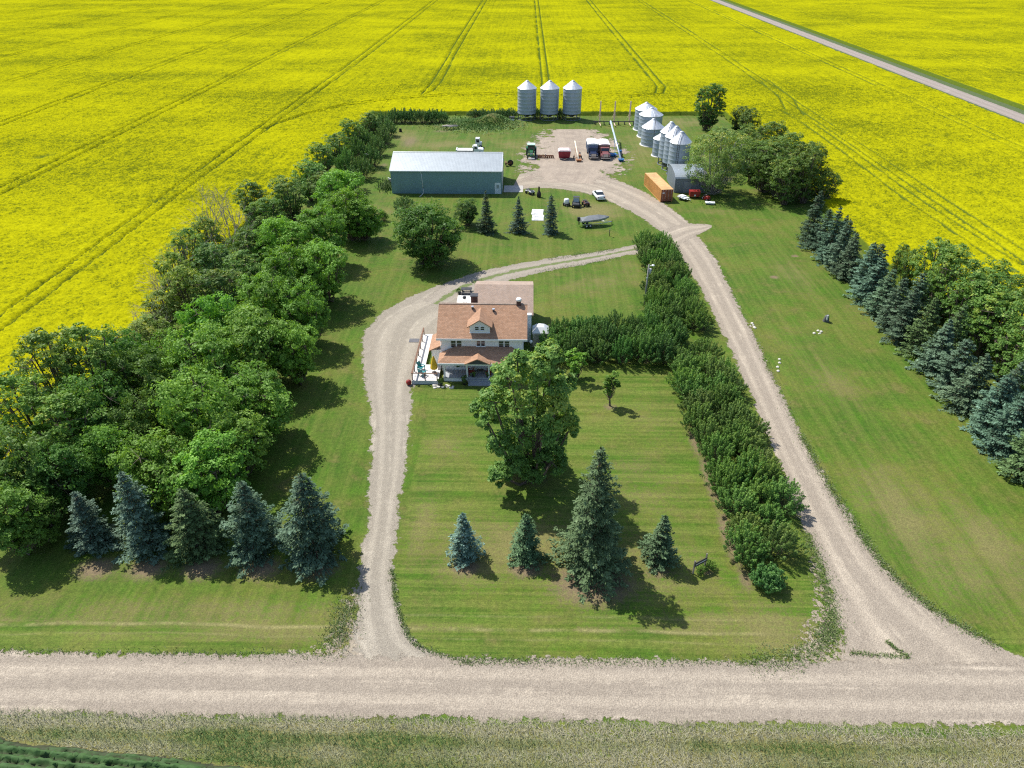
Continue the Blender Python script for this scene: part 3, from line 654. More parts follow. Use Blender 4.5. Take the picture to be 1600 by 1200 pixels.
yt = broadleaf(79, 1.5, 4.2, 12, 12, 24, .25, z0=.08); yt[0].materials.append(BARK); yt[1].materials.append(BROAD)
lone('x', 902, 592, 4, 1, 'small bright green tree between the ash and the shrub hedge', 'tree', 'young_tree', (1.4, 1.45, 1.3), meshes=yt)
# --- behind the house
wl = broadleaf(55, 5.9, 9.4, 60, 17, 40, .27, z0=.0, up=.2); wl[0].materials.append(BARK); wl[1].materials.append(BROAD)
lone('w', 672, 412, 9.4, 6, 'big round willow behind the driveway bend', 'tree', 'willow_tree', (.66, .78, .80), meshes=wl)
lone('spruce', 760, 363, 7.4, 2.1, 'dark green spruce next to the big round willow', 'spruce', 'spruce_tree', (.60, .68, .55))
lone('spruce', 810, 363, 7.0, 1.9, 'slate blue spruce in the middle of the three before the shed', 'spruce', 'spruce_tree', (.72, .85, 1.0))
lone('spruce', 860, 364, 7.4, 1.9, 'slate blue spruce beside the parked utility vehicles', 'spruce', 'spruce_tree', (.72, .85, 1.0))
lone('broad', 732, 352, 4.6, 2.6, 'dark low bush between the willow and a spruce', 'bush', 'dark_bush', (.5, .58, .7))
lone('shrub', 632, 328, 2.6, 2.4, 'grey-green bush in front of the shed wall', 'bush', 'small_bush', (.9, .95, 1.1))
lone('shrub', 600, 345, 2.0, 1.0, 'tiny grey-green sapling on the lawn west of the willow', 'sapling', 'sapling', (.95, 1.0, 1.1))
# --- west windbreak: bright maples along the lawn, mixed trees behind
def belt(lst, kind, lab, cat, name, group, tint):
    for cx, cy, h, r in lst:
        x, y, _ = at(cx, cy, h*.62); plant(kind, x, y, h, r, lab, cat, name, group, tuple(t*random.uniform(.9, 1.1) for t in tint))
belt([(325, 735, 8.0, 4.2), (240, 735, 8.0, 4.2), (165, 705, 7, 3.0), (360, 690, 7.5, 3.6), (310, 640, 9.5, 4.4), (395, 620, 8.5, 4.6), (330, 570, 10.0, 4.8), (390, 530, 10.0, 4.6), (455, 545, 7.5, 3.6), (340, 510, 10.0, 4.0), (410, 470, 10.0, 4.4), (478, 482, 8.0, 3.8), (450, 430, 9.5, 4.4), (505, 415, 9.0, 4.6),
      (440, 375, 9.5, 4.2), (500, 360, 9.5, 4.6), (545, 330, 8.5, 4.6), (535, 300, 9.0, 4.8), (565, 335, 7.5, 3.8)], 'broad', 'bushy bright green maple in the windbreak along the west lawn', 'tree', 'maple_tree', 'maples in the west windbreak', (1.14, 1.22, 1.05))
belt([(80, 570, 12.5, 4.2), (135, 575, 12.0, 4.0), (45, 640, 11, 3.8), (105, 660, 10, 3.8)], 'thin', 'thin-leaved tree with canola showing through its crown', 'tree', 'thin_tree', 'open trees on the canola side of the windbreak', (1.15, 1.3, .9))
belt([(185, 560, 9, 3.4), (215, 590, 9, 3.6), (160, 640, 9, 3.6), (220, 650, 7.5, 3.0), (95, 735, 7.5, 3.2), (40, 730, 8.5, 4.0), (5, 805, 7, 3.6), (48, 800, 5.5, 2.8), (250, 560, 8, 3.0)], 'broad', 'dark green tree at the shady south end of the windbreak', 'tree', 'dark_tree', 'dark trees in the west windbreak', (.80, .92, .88))
belt([(380, 425, 8.5, 3.6), (345, 455, 8, 3.4), (390, 385, 8, 3.2), (330, 410, 8, 3.4), (415, 335, 8, 3.6), (450, 305, 8, 3.8), (480, 275, 8, 3.8), (500, 250, 8, 3.6), (525, 228, 8, 3.6), (550, 207, 7.5, 3.4), (575, 192, 7, 3.2), (395, 310, 7.5, 3.2), (505, 290, 7, 3.4)], 'ash', 'deep green ash in the windbreak beside the canola', 'tree', 'ash_tree', 'ash trees on the canola side of the windbreak', (.90, 1.12, .95))
belt([(285, 385, 8, 3.0), (265, 430, 8, 3.0), (290, 450, 8, 3.0), (320, 365, 7.5, 2.8), (215, 530, 7, 2.6), (250, 480, 6, 2.6), (232, 515, 5.5, 2.6), (205, 535, 5, 2.4)], 'thin', 'sickly yellowing tree at the canola edge of the windbreak', 'tree', 'yellowing_tree', 'yellowing trees in the windbreak', (1.45, 1.35, 1.1))
for cx, cy, h in ((325, 345, 10.5), (355, 330, 10), (300, 375, 8.5), (250, 445, 8.5), (205, 500, 8), (345, 380, 8), (315, 325, 10.5), (340, 312, 9.5), (365, 345, 9.5), (285, 400, 9), (262, 425, 9)):
    x, y, _ = at(cx, cy, h*.62); me = deadtree(cx, h); me.materials.append(GREYBARK)
    o = thing('dead_tree', 'bare grey dead tree standing up from the windbreak', 'tree', (x, y, 0), 0, 'dead trees in the windbreak'); link('trunk', me, None, o)
belt([(548, 275, 5.0, 3.2), (565, 258, 4.8, 3.0), (580, 240, 4.8, 3.0), (588, 224, 4.6, 2.9), (598, 208, 4.5, 2.9), (606, 196, 4.2, 2.8), (540, 250, 5.5, 3.0), (557, 232, 5.4, 3.0), (572, 215, 5, 3.0), (588, 198, 4.8, 2.8), (598, 187, 4.4, 2.8)], 'shrub', 'tall dark shrub in the hedge along the west side of the back yard', 'shrub', 'hedge_shrub', 'tall shrubs along the back yard', (.80, .95, .95))
belt([(x, 179-.006*abs(x-660), 3.6, 2.6) for x in (616, 630, 645, 660, 675, 688)]+[(x, 175.5, 2.6, 2.4) for x in (742, 756, 770, 784, 798, 840, 876)], 'shrub', 'dark shrub in the low hedge along the north edge of the yard', 'shrub', 'hedge_shrub', 'shrubs along the north edge', (.62, .78, .8))
# --- caragana hedges
HL = ('shrub', 'hedge_shrub')
def hedge(pts, h, r, lab, grp, tint, j=.5):
    for x, y in pts: plant('shrub', x+random.gauss(0, j*.6), y+random.gauss(0, j), h*random.uniform(.82, 1.15), r*random.uniform(.88, 1.12), lab, 'shrub', 'hedge_shrub', grp, tuple(t*random.uniform(.88, 1.15) for t in tint))
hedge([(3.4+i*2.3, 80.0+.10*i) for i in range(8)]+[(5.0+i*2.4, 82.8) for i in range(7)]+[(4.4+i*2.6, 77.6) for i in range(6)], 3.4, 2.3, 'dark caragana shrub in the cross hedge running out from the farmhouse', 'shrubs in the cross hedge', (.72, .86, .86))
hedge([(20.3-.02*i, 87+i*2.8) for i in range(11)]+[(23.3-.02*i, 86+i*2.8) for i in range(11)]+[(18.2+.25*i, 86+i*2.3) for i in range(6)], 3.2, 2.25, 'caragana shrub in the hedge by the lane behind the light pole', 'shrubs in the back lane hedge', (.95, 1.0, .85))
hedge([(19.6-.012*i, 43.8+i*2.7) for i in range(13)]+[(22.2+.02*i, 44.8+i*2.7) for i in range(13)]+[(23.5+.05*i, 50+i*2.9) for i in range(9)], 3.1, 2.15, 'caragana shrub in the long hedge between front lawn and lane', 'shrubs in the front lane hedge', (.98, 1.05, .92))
rs = shrub(49, 2.0, 1.5, 110, 34, .2, .5); rs[0].materials.append(BARK); rs[1].materials.append(CARA)
lone('r', 1197, 914, 2, 1.5, 'neat rounded blue-green shrub at the south end of the lane hedge', 'shrub', 'round_shrub', (.75, 1.0, 1.15), meshes=rs)
# --- north-east trees
GA = 'ash trees north of the spruce row'
lone('ash', 1103, 203, 11.8, 4.6, 'tall dark tree standing by the canola behind the grain bins', 'tree', 'ash_tree', (.55, .75, .6))
for bx, by, h, r, t in ((1150, 208, 6.5, 3.0, .65), (1165, 215, 7, 3.2, .7), (1120, 240, 6, 3.6, .85), (1150, 262, 8, 4.2, .9), (1200, 255, 9.5, 4.0, .75), (1225, 275, 9.5, 3.8, .75), (1190, 300, 10, 4.6, .82), (1262, 285, 9, 3.0, .72), (1255, 318, 11, 4.0, .66), (1225, 320, 9, 3.8, .75), (1280, 318, 7, 3.0, .7), (1175, 285, 9, 4.2, .8), (1205, 285, 9.5, 4.2, .8), (1240, 300, 9.5, 4.0, .75), (1165, 240, 7, 3.6, .75), (1215, 310, 8, 4.0, .8)):
    x, y, _ = at(bx, by); plant('ash', x, y, h, r, 'ash tree in the grove north of the spruce row', 'tree', 'ash_tree', GA, (t*1.25, t*1.32, t*1.1))
pa = broadleaf(90, 7.2, 12.5, 52, 17, 34, .27, loose=.35, up=.12, z0=.03, yel=.5, stems=3); pa[0].materials.append(GREYBARK); pa[1].materials.append(ASHL)
lone('p', 1114, 303, 12.5, 6, 'large pale multi-stemmed ash with bare twigs over the quonset', 'tree', 'ash_tree', (1.3, 1.25, 1.35), meshes=pa)
# --- east spruce row
def spl(t):
    k_ = 'silvery blue spruce' if t[2] > 1.15 else 'blue-green spruce' if t[2] > 1.0 else 'yellow-green spruce' if t[2] < .72 and t[0] > .9 else 'dark green spruce'
    return k_+' in the dense row between the east lawn and the canola'
yy_ = 119.0; i = 0
while yy_ > 47:
    t = [DARKG, TEAL, (.9, 1.12, 1.3), MID, BLUE, GREEN][(i*5+i//3) % 6] if i > 2 else [(.55, .65, .6), (.62, .78, .8), (.75, .95, 1.05)][i]
    if yy_ < 56: t = (1.2, 1.25, 1.5) if i % 2 else (.95, 1.1, .7)
    plant('spruce', 50.3+random.gauss(0, .35), yy_, random.uniform(7.0, 8.8), random.uniform(2.7, 3.3), spl(t), 'spruce', 'spruce_tree', 'spruces in the east row', (t[0]*.95, t[1]*.97, t[2]*.86))
    if i % 3 == 1: plant('spruce', 53.2+random.gauss(0, .3), yy_-2, random.uniform(6.5, 8), 2.5, spl(t), 'spruce', 'spruce_tree', 'spruces in the east row', t)
    yy_ -= random.uniform(3.3, 4.4); i += 1
for x, y, h, r in ((58.0, 94, 9.5, 3.6), (57.5, 89.5, 10.5, 4.0), (61, 86, 9.5, 3.8), (57.5, 84, 10, 4.0), (62, 80, 9, 3.8), (58, 79, 9.5, 4.0), (62.5, 74.5, 8.5, 3.6), (58, 73.5, 8.5, 3.8), (57, 68.5, 8, 3.6), (57, 64, 7.5, 3.4), (56.5, 59.5, 7, 3.2), (57.4, 99.5, 6, 1.8), (58, 104.5, 5, 1.4)):
    plant('ash', x, y, h, r, 'leafy ash rising behind the east spruce row', 'tree', 'ash_tree', 'ash trees behind the east spruce row', (1.0, 1.15, .95))
# flower-bed bushes by the sign
for bx, by, s in ((1107, 888, 1.0), (1094, 893, .8)):
    lone('shrub', bx, by, .8*s, .7*s, 'low green bush planted by the small sign', 'bush', 'garden_bush', (1.2, 1.25, .9))['group'] = 'bushes by the sign'
# ================================================================== FARMHOUSE
def shingle(name, c1, c2, sx=5.0):
    k = NT(name); P = k.obj(); br = k.n('TexBrick'); br.inputs['Scale'].default_value = 1.0
    br.inputs['Brick Width'].default_value = .32; br.inputs['Row Height'].default_value = .16; br.inputs['Mortar Size'].default_value = .008
    br.inputs['Color1'].default_value = (*c1, 1); br.inputs['Color2'].default_value = (*c2, 1); br.inputs['Mortar'].default_value = (c1[0]*.5, c1[1]*.5, c1[2]*.5, 1)
    k.l(P, br.inputs['Vector']); nz = k.noise(P, 6, 3, .7); bg_ = k.noise(P, .5, 4)
    c = k.mix(k.rng(nz, .3, .7, 0, .7), br.outputs[0], k.mix(1.0, br.outputs[0], (1.5, 1.35, 1.2), 'MULTIPLY'))
    c = k.mix(k.rng(bg_, .35, .7, 0, .35), c, k.mix(1.0, c, (.7, .68, .66), 'MULTIPLY'))
    k.col(c); k.p.inputs['Roughness'].default_value = .9; k.bump(nz, .5, .02); return k.m
def siding(name, c, pitch=.2, axis=2, depth=.5, rough=.5, metal=0.0):
    """lapped or ribbed cladding: relief only"""
    k = NT(name); P = k.obj(); sp = k.n('SeparateXYZ'); k.l(P, sp.inputs[0])
    w = k.math('FRACT', k.math('DIVIDE', sp.outputs[axis], pitch))
    nz = k.noise(P, .7, 4, .6); st = k.noise(k.vmul(P, (3.0, 3.0, .15)), 1.0, 3)
    c_ = k.mix(k.rng(nz, .3, .7, 0, 1), tuple(x*.93 for x in c), tuple(min(1, x*1.05) for x in c))
    c_ = k.mix(k.rng(st, .45, .8, 0, .25), c_, tuple(x*.8 for x in c))
    k.col(c_); k.p.inputs['Roughness'].default_value = rough; k.p.inputs['Metallic'].default_value = metal; k.bump(w, depth, .03); return k.m
SHIN = shingle('brown_shingles', (.30, .175, .108), (.38, .235, .155)); SHIN2 = shingle('grey_brown_shingles', (.30, .235, .19), (.35, .28, .235))
SIDE = siding('white_siding', (.86, .87, .88)); TRIM = mat('white_trim', (.84, .84, .84), .45, var=.03)
DECKM = mat('pale_deck_boards', (.62, .60, .57), .8, var=.1, scale=1.5); BROWN = mat('brown_stain', (.16, .075, .04), .6, var=.3)
REDP = mat('red_paint', (.26, .02, .018), .45, var=.2); GREYD = mat('grey_porch_floor', (.33, .35, .37), .7, var=.1)
CONC = mat('concrete', (.42, .40, .37), .85)
house = thing('farmhouse', 'white two-storey farmhouse with brown shingle roof and front porch', 'house', (-5.05, 74, 0))
HX = -5.05
def hb(name, mb, m, parent=None, **k): return mb.build(name, m, parent or house, **k)
# local: x from house centre, y from front wall (north +), z up
hw = 4.85; D = 8.0; EZ = 5.15; RZ = 7.45
wall = MB().prism([(0, 0), (D, 0), (D, EZ), (D/2, RZ-.12), (0, EZ)], -hw, hw); hb('wall', wall, SIDE)
hb('foundation', MB().b2(-hw-.04, hw+.04, -.04, D+.04, 0, .42), CONC)
sl_ = (RZ-EZ)/(D/2); ov = .38; zE = EZ-ov*sl_
roof = MB().sheet([(-hw-.55, -ov, zE+.14), (hw+.55, -ov, zE+.14), (hw+.55, D/2, RZ+.14), (-hw-.55, D/2, RZ+.14)], .16).sheet([(-hw-.55, D/2+.001, RZ+.14), (hw+.55, D/2+.001, RZ+.14), (hw+.55, D+ov, zE+.14), (-hw-.55, D+ov, zE+.14)], .16)
rf = hb('roof', roof, SHIN)
hb('ridge_cap', MB().prism([(D/2-.18, RZ+.10), (D/2+.18, RZ+.10), (D/2, RZ+.20)], -hw-.56, hw+.56), SHIN2, rf)
hb('fascia', MB().b2(-hw-.57, hw+.57, -ov-.05, -ov-.003, zE-.12, zE+.12), TRIM, rf)
def window(x, z, w, h, y, par, name='window', ang=0):
    f_ = MB().b2(x-w/2-.07, x+w/2+.07, y-.05, y-.003, z-h/2-.07, z+h/2+.07); o = hb(name, f_, TRIM, par)
    hb('pane', MB().b2(x-w/2, x+w/2, y-.06, y-.04, z-h/2, z-.02).b2(x-w/2, x+w/2, y-.058, y-.038, z+.03, z+h/2), GLASS, o)
    hb('sill', MB().b2(x-w/2-.1, x+w/2+.1, y-.12, y-.051, z-h/2-.10, z-h/2-.071), TRIM, o); return o
for x in (-3.42, -2.72): window(x, 4.25, .54, 1.05, 0, house)
for x in (-.42, .12): window(x, 4.33, .42, .82, 0, house)
for x in (2.30, 3.0): window(x, 4.25, .54, 1.05, 0, house)
# dormer
dx0, dx1, dy = -1.45, .95, .35; dzb = EZ+dy*sl_+.12; dzt = 6.45; dzr = 7.22; dc = (dx0+dx1)/2
dor = hb('dormer', MB().prism([(dx0, dzb-.1), (dx1, dzb-.1), (dx1, dzt), (dc, dzr-.1), (dx0, dzt)], dy, D/2-.3, 'Y'), SIDE)
dr = MB()
for sgn, xe in ((-1, dx0-.30), (1, dx1+.30)):
    ze = dzt-.30*(dzr-dzt)/(dx1-dc); pts = [(xe, dy-.3, ze+.1), (dc, dy-.3, dzr+.1), (dc, D/2-.15, dzr+.1), (xe, 1.9+.4, ze+.1)]
    dr.sheet(pts if sgn < 0 else pts[::-1], .12)
hb('dormer_roof', dr, SHIN, dor)
for x in (dc-.33, dc+.33): window(x, dzb+.62, .42, .42, dy, dor)
hb('dormer_sill', MB().b2(dx0-.05, dx1+.05, dy-.06, dy-.004, dzb-.12, dzb+.02), TRIM, dor)
# chimneys and vents
ch = hb('chimney', MB().b2(4.05, 4.6, D/2-.3, D/2+.3, 6.8, 8.0), mat('dark_brick', (.11, .06, .05), .9, var=.3, scale=5))
hb('chimney_cap', MB().cyl((4.33, D/2, 8.0), (4.33, D/2, 8.28), .36, .30, 12), TRIM, ch)
ch2 = hb('chimney', MB().b2(-1.55, -.75, D/2+.75, D/2+1.5, 6.3, 8.1), mat('dark_brick', (.11, .06, .05), .9)); hb('chimney_cap', MB().b2(-1.62, -.68, D/2+.68, D/2+1.57, 8.1, 8.18), DARK, ch2)
for x, y in ((-1.25, 3.3), (1.3, 3.0)):
    v_ = hb('roof_vent', MB().cyl((x, y, EZ+y*sl_), (x, y, EZ+y*sl_+.40), .13, n=10), DARK); hb('vent_cap', MB().cyl((x, y, EZ+y*sl_+.4), (x, y, EZ+y*sl_+.5), .2, .16, 10), STEEL, v_)
# porch
pz = .55
hb('porch_floor', MB().b2(-hw+.2, hw-.3, -1.85, -.045, pz-.12, pz), GREYD)
hb('porch_skirt', MB().b2(-hw+.25, hw-.35, -1.83, -.05, 0, pz-.121), TRIM)
pr_ = MB(); ex = hw+.3; pzE = 2.78; pzT = 3.85
pr_.sheet([(-ex, -2.25, pzE), (ex-.4, -2.25, pzE), (ex-1.6, -.003, pzT), (-ex+1.9, -.003, pzT)], .14).sheet([(-ex, -2.25, pzE), (-ex+1.9, -.003, pzT), (-ex, -.003, pzE+.10)], .14).sheet([(ex-.4, -2.25, pzE), (ex-.4, -.003, pzE+.1), (ex-1.6, -.003, pzT)], .14)
por = hb('porch_roof', pr_, SHIN)
hb('porch_fascia', MB().b2(-ex, ex-.4, -2.3, -2.253, pzE-.26, pzE-.01), TRIM, por)
gx0, gx1 = -1.95, 1.1; gc = (gx0+gx1)/2; gz = 3.5
gb = MB()
for xe, sgn in ((gx0, -1), (gx1, 1)):
    pts = [(xe, -2.55, pzE+.06), (gc, -2.55, gz+.05), (gc, -1.0, gz+.05), (xe, -2.0, pzE+.16)]; gb.sheet(pts if sgn < 0 else pts[::-1], .12)
gp = hb('porch_gable_roof', gb, SHIN, por)
hb('porch_gable', MB().prism([(gx0+.3, pzE-.05), (gx1-.3, pzE-.05), (gc, gz-.16)], -2.38, -2.31, 'Y'), mat('dark_gable', (.07, .075, .085), .7), por)
for x in (-4.45, -1.75, .85, 3.9): hb('porch_post', MB().b2(x-.09, x+.09, -1.8, -1.62, pz, pzE-.15), TRIM, bevel=.01)
hb('front_door', MB().b2(-.75, .2, -.06, -.004, pz, 2.55), mat('door_white', (.70, .72, .74), .4), house)
for x in (-2.6, 2.3): window(x, 1.65, 1.0, 1.1, -.045+.045, house)
for i in range(3): hb('step', MB().b2(-1.6, 1.2, -1.87-.32*(i+1), -1.855-.32*i, 0, pz-.14*(i+1)), GREYD)
# side addition
hb('side_room', MB().prism([(1.2, 0), (4.6, 0), (4.6, 2.6), (1.2, 2.6)], -6.3, -hw-.002), SIDE)
hb('side_room_roof', MB().sheet([(-6.6, .9, 2.62), (-hw-.01, .9, 3.5), (-hw-.01, 4.9, 3.5), (-6.6, 4.9, 2.62)], .14), SHIN)
# rear wing
gw = MB().prism([(D+.003, 0), (16.9, 0), (16.9, 4.45), (12.9, 5.85), (D+.9, 4.0), (D+.003, 4.0)], -1.3, 5.95); rear = hb('rear_wing', gw, SIDE)
g2 = MB().sheet([(-1.65, D+.25, 3.84), (6.2, D+.25, 3.84), (6.2, 12.9, 6.0), (-1.65, 12.9, 6.0)], .14).sheet([(-1.65, 12.902, 6.0), (6.2, 12.902, 6.0), (6.2, 17.3, 4.5), (-1.65, 17.3, 4.5)], .14)
hb('rear_roof', g2, SHIN2, rear)
hb('rear_window', MB().b2(5.953, 5.99, 10.5, 11.4, 1.6, 2.7), GLASS, rear)
hb('downspout', MB().cyl((-hw-.06, -.06, .4), (-hw-.06, -.06, 4.9), .05, n=6), TRIM); hb('downspout', MB().cyl((hw+.06, -.06, .4), (hw+.06, -.06, 4.9), .05, n=6), TRIM)
# deck
deck = thing('side_deck', 'pale side deck with brown railing beside the farmhouse', 'deck', (-5.05, 74, 0))
for i in range(14): hb('deck_board', MB().b2(-8.35+i*.245, -8.35+i*.245+.235, -2.55 if i < 14 else -1.9, 9.0 if i < 5 else (1.19 if i < 13 else -1.9 if False else 1.19), .42, .50), DECKM, deck) if i < 13 else None
hb('skirting', MB().b2(-8.36, -5.2, -2.56, -2.50, 0, .415), mat('grey_skirt', (.55, .58, .62), .7), deck)
hb('skirting', MB().b2(-8.36, -8.30, -2.49, 9.0, 0, .415), mat('grey_skirt', (.55, .58, .62), .7), deck)
for y in np.linspace(-2.4, 8.9, 7): hb('post', MB().box((-8.27, y, .95), (.1, .1, 1.0)), BROWN, deck)
for x in (-6.75, -5.3): hb('post', MB().box((x, -2.45, .95), (.1, .1, 1.0)), BROWN, deck)
hb('top_rail', MB().b2(-8.36, -8.18, -2.5, 8.95, 1.45, 1.52), BROWN, deck); hb('top_rail', MB().b2(-8.17, -5.25, -2.51, -2.39, 1.45, 1.51), BROWN, deck)
hb('cable', MB().b2(-8.28, -8.26, -2.4, 8.9, .95, .97), DARK, deck); hb('cable', MB().b2(-8.2, -5.3, -2.46, -2.44, .95, .97), DARK, deck)
bp = thing('back_patio', 'white concrete patio behind the farmhouse beside the rear wing', 'patio', (-8.6, 94.2, 0)); hb('slab', MB().b2(-1.3, 1.7, -2.6, 1.6, .03, .15), mat('pale_concrete', (.66, .64, .60), .8), bp)
# things on and around the porch and deck
def chair(loc, rz, m, lab, group=None, name='garden_chair'):
    c = thing(name, lab, 'chair', loc, rz, group)
    MB().box((0, 0, .38), (.6, .56, .05), rx=-.12).build('seat', m, c); MB().box((0, .32, .72), (.58, .05, .72), rx=-.3).build('backrest', m, c)
    for sx in (-1, 1):
        MB().box((sx*.36, -.02, .58), (.13, .7, .03)).build('armrest', m, c)
        MB().box((sx*.32, -.28, .29), (.05, .1, .57)).build('leg', m, c); MB().box((sx*.32, .30, .29), (.05, .1, .57)).build('leg', m, c)
    return c
chair((-6.35, 73.05, pz), R(100), REDP, 'red wooden armchair on the porch, on the deck side of the low table'); chair((-4.25, 73.05, pz), R(-100), REDP, 'red wooden armchair on the porch, on the ash tree side of the low table')
t = thing('porch_table', 'low dark table between the red porch chairs', 'table', (-5.3, 73.2, pz)); MB().box((0, 0, .44), (.8, .5, .05)).build('table_top', DARK, t)
for sx in (-1, 1):
    for sy in (-1, 1): MB().box((sx*.34, sy*.2, .21), (.05, .05, .42)).build('leg', DARK, t)
TEALM = mat('teal_plastic', (.02, .22, .24), .4)
chair((-12.55, 73.9, .5), R(60), TEALM, 'teal plastic chair on the side deck by the rail'); chair((-12.3, 72.75, .5), R(150), TEALM, 'teal plastic chair on the side deck near the front rail')
u = thing('patio_umbrella', 'yellow folded patio umbrella leaning over the deck', 'umbrella', (-10.9, 73.3, .5)); MB().cyl((0, 0, 0), (0, 0, 2.4), .025, n=6).build('pole', STEEL, u)
MB().lathe([(.06, 2.35), (.22, 1.9), (.38, 1.3), (.46, .75), (.40, .6), (.05, .9)], 9, sm=False).build('canopy', mat('yellow_cloth', (.75, .48, .03), .7, var=.2), u); MB().cyl((0, 0, 0), (0, 0, .08), .28, n=12).build('base', DARK, u)
def pot(loc, lab, s=1.0, m=None, leaf=(.8, .9, .8), cat='planter', name='planter'):
    p_ = thing(name, lab, cat, loc); MB().lathe([(.02, 0), (.20*s, 0), (.27*s, .42*s), (.30*s, .45*s), (.24*s, .45*s), (.02, .42*s)], 12).build('pot', m or DARK, p_)
    sh = shrub(int(loc[0]*-100) % 97, .75*s, .55*s, 16, 16, .16*s); sh[1].materials.append(BROAD); o = link('foliage', sh[1], None, p_); o.location.z = .35*s; o.color = (*leaf, 1); return p_
pot((-6.1, 72.35, pz), 'green potted plant at the deck side of the porch steps', .62); pot((-4.35, 72.35, pz), 'green potted plant at the ash side of the porch steps', .62); pot((-7.1, 71.55, 0), 'large dark planter on the ground at the foot of the porch', 1.1, leaf=(.5, .55, .5)); pot((-9.9, 71.1, 0), 'black urn planter at the front corner of the deck', .95, leaf=(.35, .4, .4))
hp = thing('hanging_basket', 'dark hanging basket under the porch roof', 'basket', (-7.85, 72.7, 0)); MB().lathe([(.02, 1.75), (.2, 1.8), (.3, 2.0), (.02, 2.0)], 10).build('basket', DARK, hp); MB().cyl((0, 0, 2.0), (0, 0, 2.62), .012, n=4).build('wire', DARK, hp)
sh = shrub(5, .6, .5, 18, 14, .16); sh[1].materials.append(CARA); o = link('foliage', sh[1], None, hp); o.location.z = 1.9; o.color = (.7, .7, .7, 1)
tag(MB().lathe([(.01, 0), (.26, .1), (.34, .34), (.26, .58), (.01, .68)], 14).build('red_ball', REDP, None, loc=(-13.75, 71.3, 0)), 'dark red round ball at the deck corner by the driveway', 'ball')
hc_ = thing('wall_clock', 'round dark wall clock on the house wall under the porch', 'clock', (-9.25, 73.94, 2.0)); MB().cyl((0, -.05, 0), (0, .03, 0), .24, n=16).build('case', DARK, hc_); MB().cyl((0, -.058, 0), (0, -.05, 0), .19, n=16).build('face', mat('clock_face', (.25, .25, .25), .6), hc_)
tag(MB().b2(-.65, .65, -.5, .5, 0, .02).b2(-.6, .6, -.45, .45, .02, .03).build('drive_mat', mat('grey_mat', (.13, .13, .14), .9), None, loc=(-14.6, 82.1, .014)), 'dark grey mat lying on the gravel beside the deck', 'mat')
rk = random.Random(5)
for i in range(16):
    r_ = rk.uniform(.10, .24); x, y = rk.uniform(-10.9, -8.3), rk.uniform(70.6, 71.15)
    tag(MB().lathe([(.01, -.02), (r_, .02), (r_*.9, r_*.6), (.01, r_*.8)], 7, sm=False).build('border_stone', mat('pale_stone', (.60, .57, .50), .9, var=.2), None, loc=(x, y, 0), rz=rk.random()*6), 'pale border stone in the bed before the porch', 'stone', 'stones in the porch bed')
# gazebo / tent and lamp post
tn_ = thing('canopy_tent', 'white peaked canopy tent beside the farmhouse', 'tent', (2.1, 81.6, 0))
TC = mat('tan_canvas', (.55, .48, .38), .8); q = 1.05
MB().add([(-q, -q, 2.1), (q, -q, 2.1), (q, q, 2.1), (-q, q, 2.1), (-q*.45, -q*.45, 2.7), (q*.45, -q*.45, 2.7), (q*.45, q*.45, 2.7), (-q*.45, q*.45, 2.7), (0, 0, 3.0)], [(0, 1, 5, 4), (1, 2, 6, 5), (2, 3, 7, 6), (3, 0, 4, 7), (4, 5, 8), (5, 6, 8), (6, 7, 8), (7, 4, 8)]).build('canopy', mat('white_canvas', (.82, .82, .82), .7, var=.03), tn_)
for s in (-1, 1): MB().b2(-q, q, s*q-.01, s*q+.01, 1.85, 2.098).build('valance', TC, tn_); MB().b2(s*q-.01, s*q+.01, -q+.02, q-.02, 1.85, 2.098).build('valance', TC, tn_)
MB().b2(-q+.05, q-.05, -q+.05, -q+.07, .05, 1.849).build('side_curtain', TC, tn_)
for sx in (-1, 1):
    for sy in (-1, 1): MB().cyl((sx*(q-.1), sy*(q-.1), 0), (sx*(q-.1), sy*(q-.1), 2.1), .03, n=6).build('leg', STEEL, tn_)
lp = thing('lamp_post', 'black garden lamp post with white globe beside the farmhouse', 'lamp', (.85, 77.6, 0)); MB().cyl((0, 0, 0), (0, 0, 2.3), .05, .04, 8).build('post', DARK, lp); MB().lathe([(.02, 2.3), (.14, 2.36), (.2, 2.52), (.14, 2.7), (.01, 2.76)], 12).build('globe', WHITE, lp); MB().cyl((0, 0, 0), (0, 0, .12), .14, .1, 8).build('base', DARK, lp)
ft = thing('patio_table_set', 'dark patio table with benches on gravel behind the farmhouse', 'table', (*at(729, 458)[:2], 0)); MB().b2(-.8, .8, -.45, .45, .70, .76).build('table_top', DARK, ft)
for s in (-1, 1): MB().b2(-.8, .8, s*.85-.15, s*.85+.15, .40, .45).build('bench', DARK, ft); MB().b2(s*.6-.04, s*.6+.04, -.9, .9, 0, .398).build('trestle', DARK, ft)
def barbecue(loc):
    b = thing('barbecue', 'black kettle barbecue on the white back patio', 'barbecue', loc); MB().lathe([(.02, .55), (.2, .6), (.28, .78), (.24, .95), (.02, 1.05)], 14).build('kettle', DARK, b)
    for a in range(3): MB().cyl((.08*math.cos(a*2.1), .08*math.sin(a*2.1), .6), (.28*math.cos(a*2.1), .28*math.sin(a*2.1), 0), .02, n=5).build('leg', DARK, b)
barbecue((*at(726, 474)[:2], .15))
pot((*at(718, 460)[:2], 0), 'dark planter beside the patio table behind the farmhouse', .9, leaf=(.4, .45, .4))

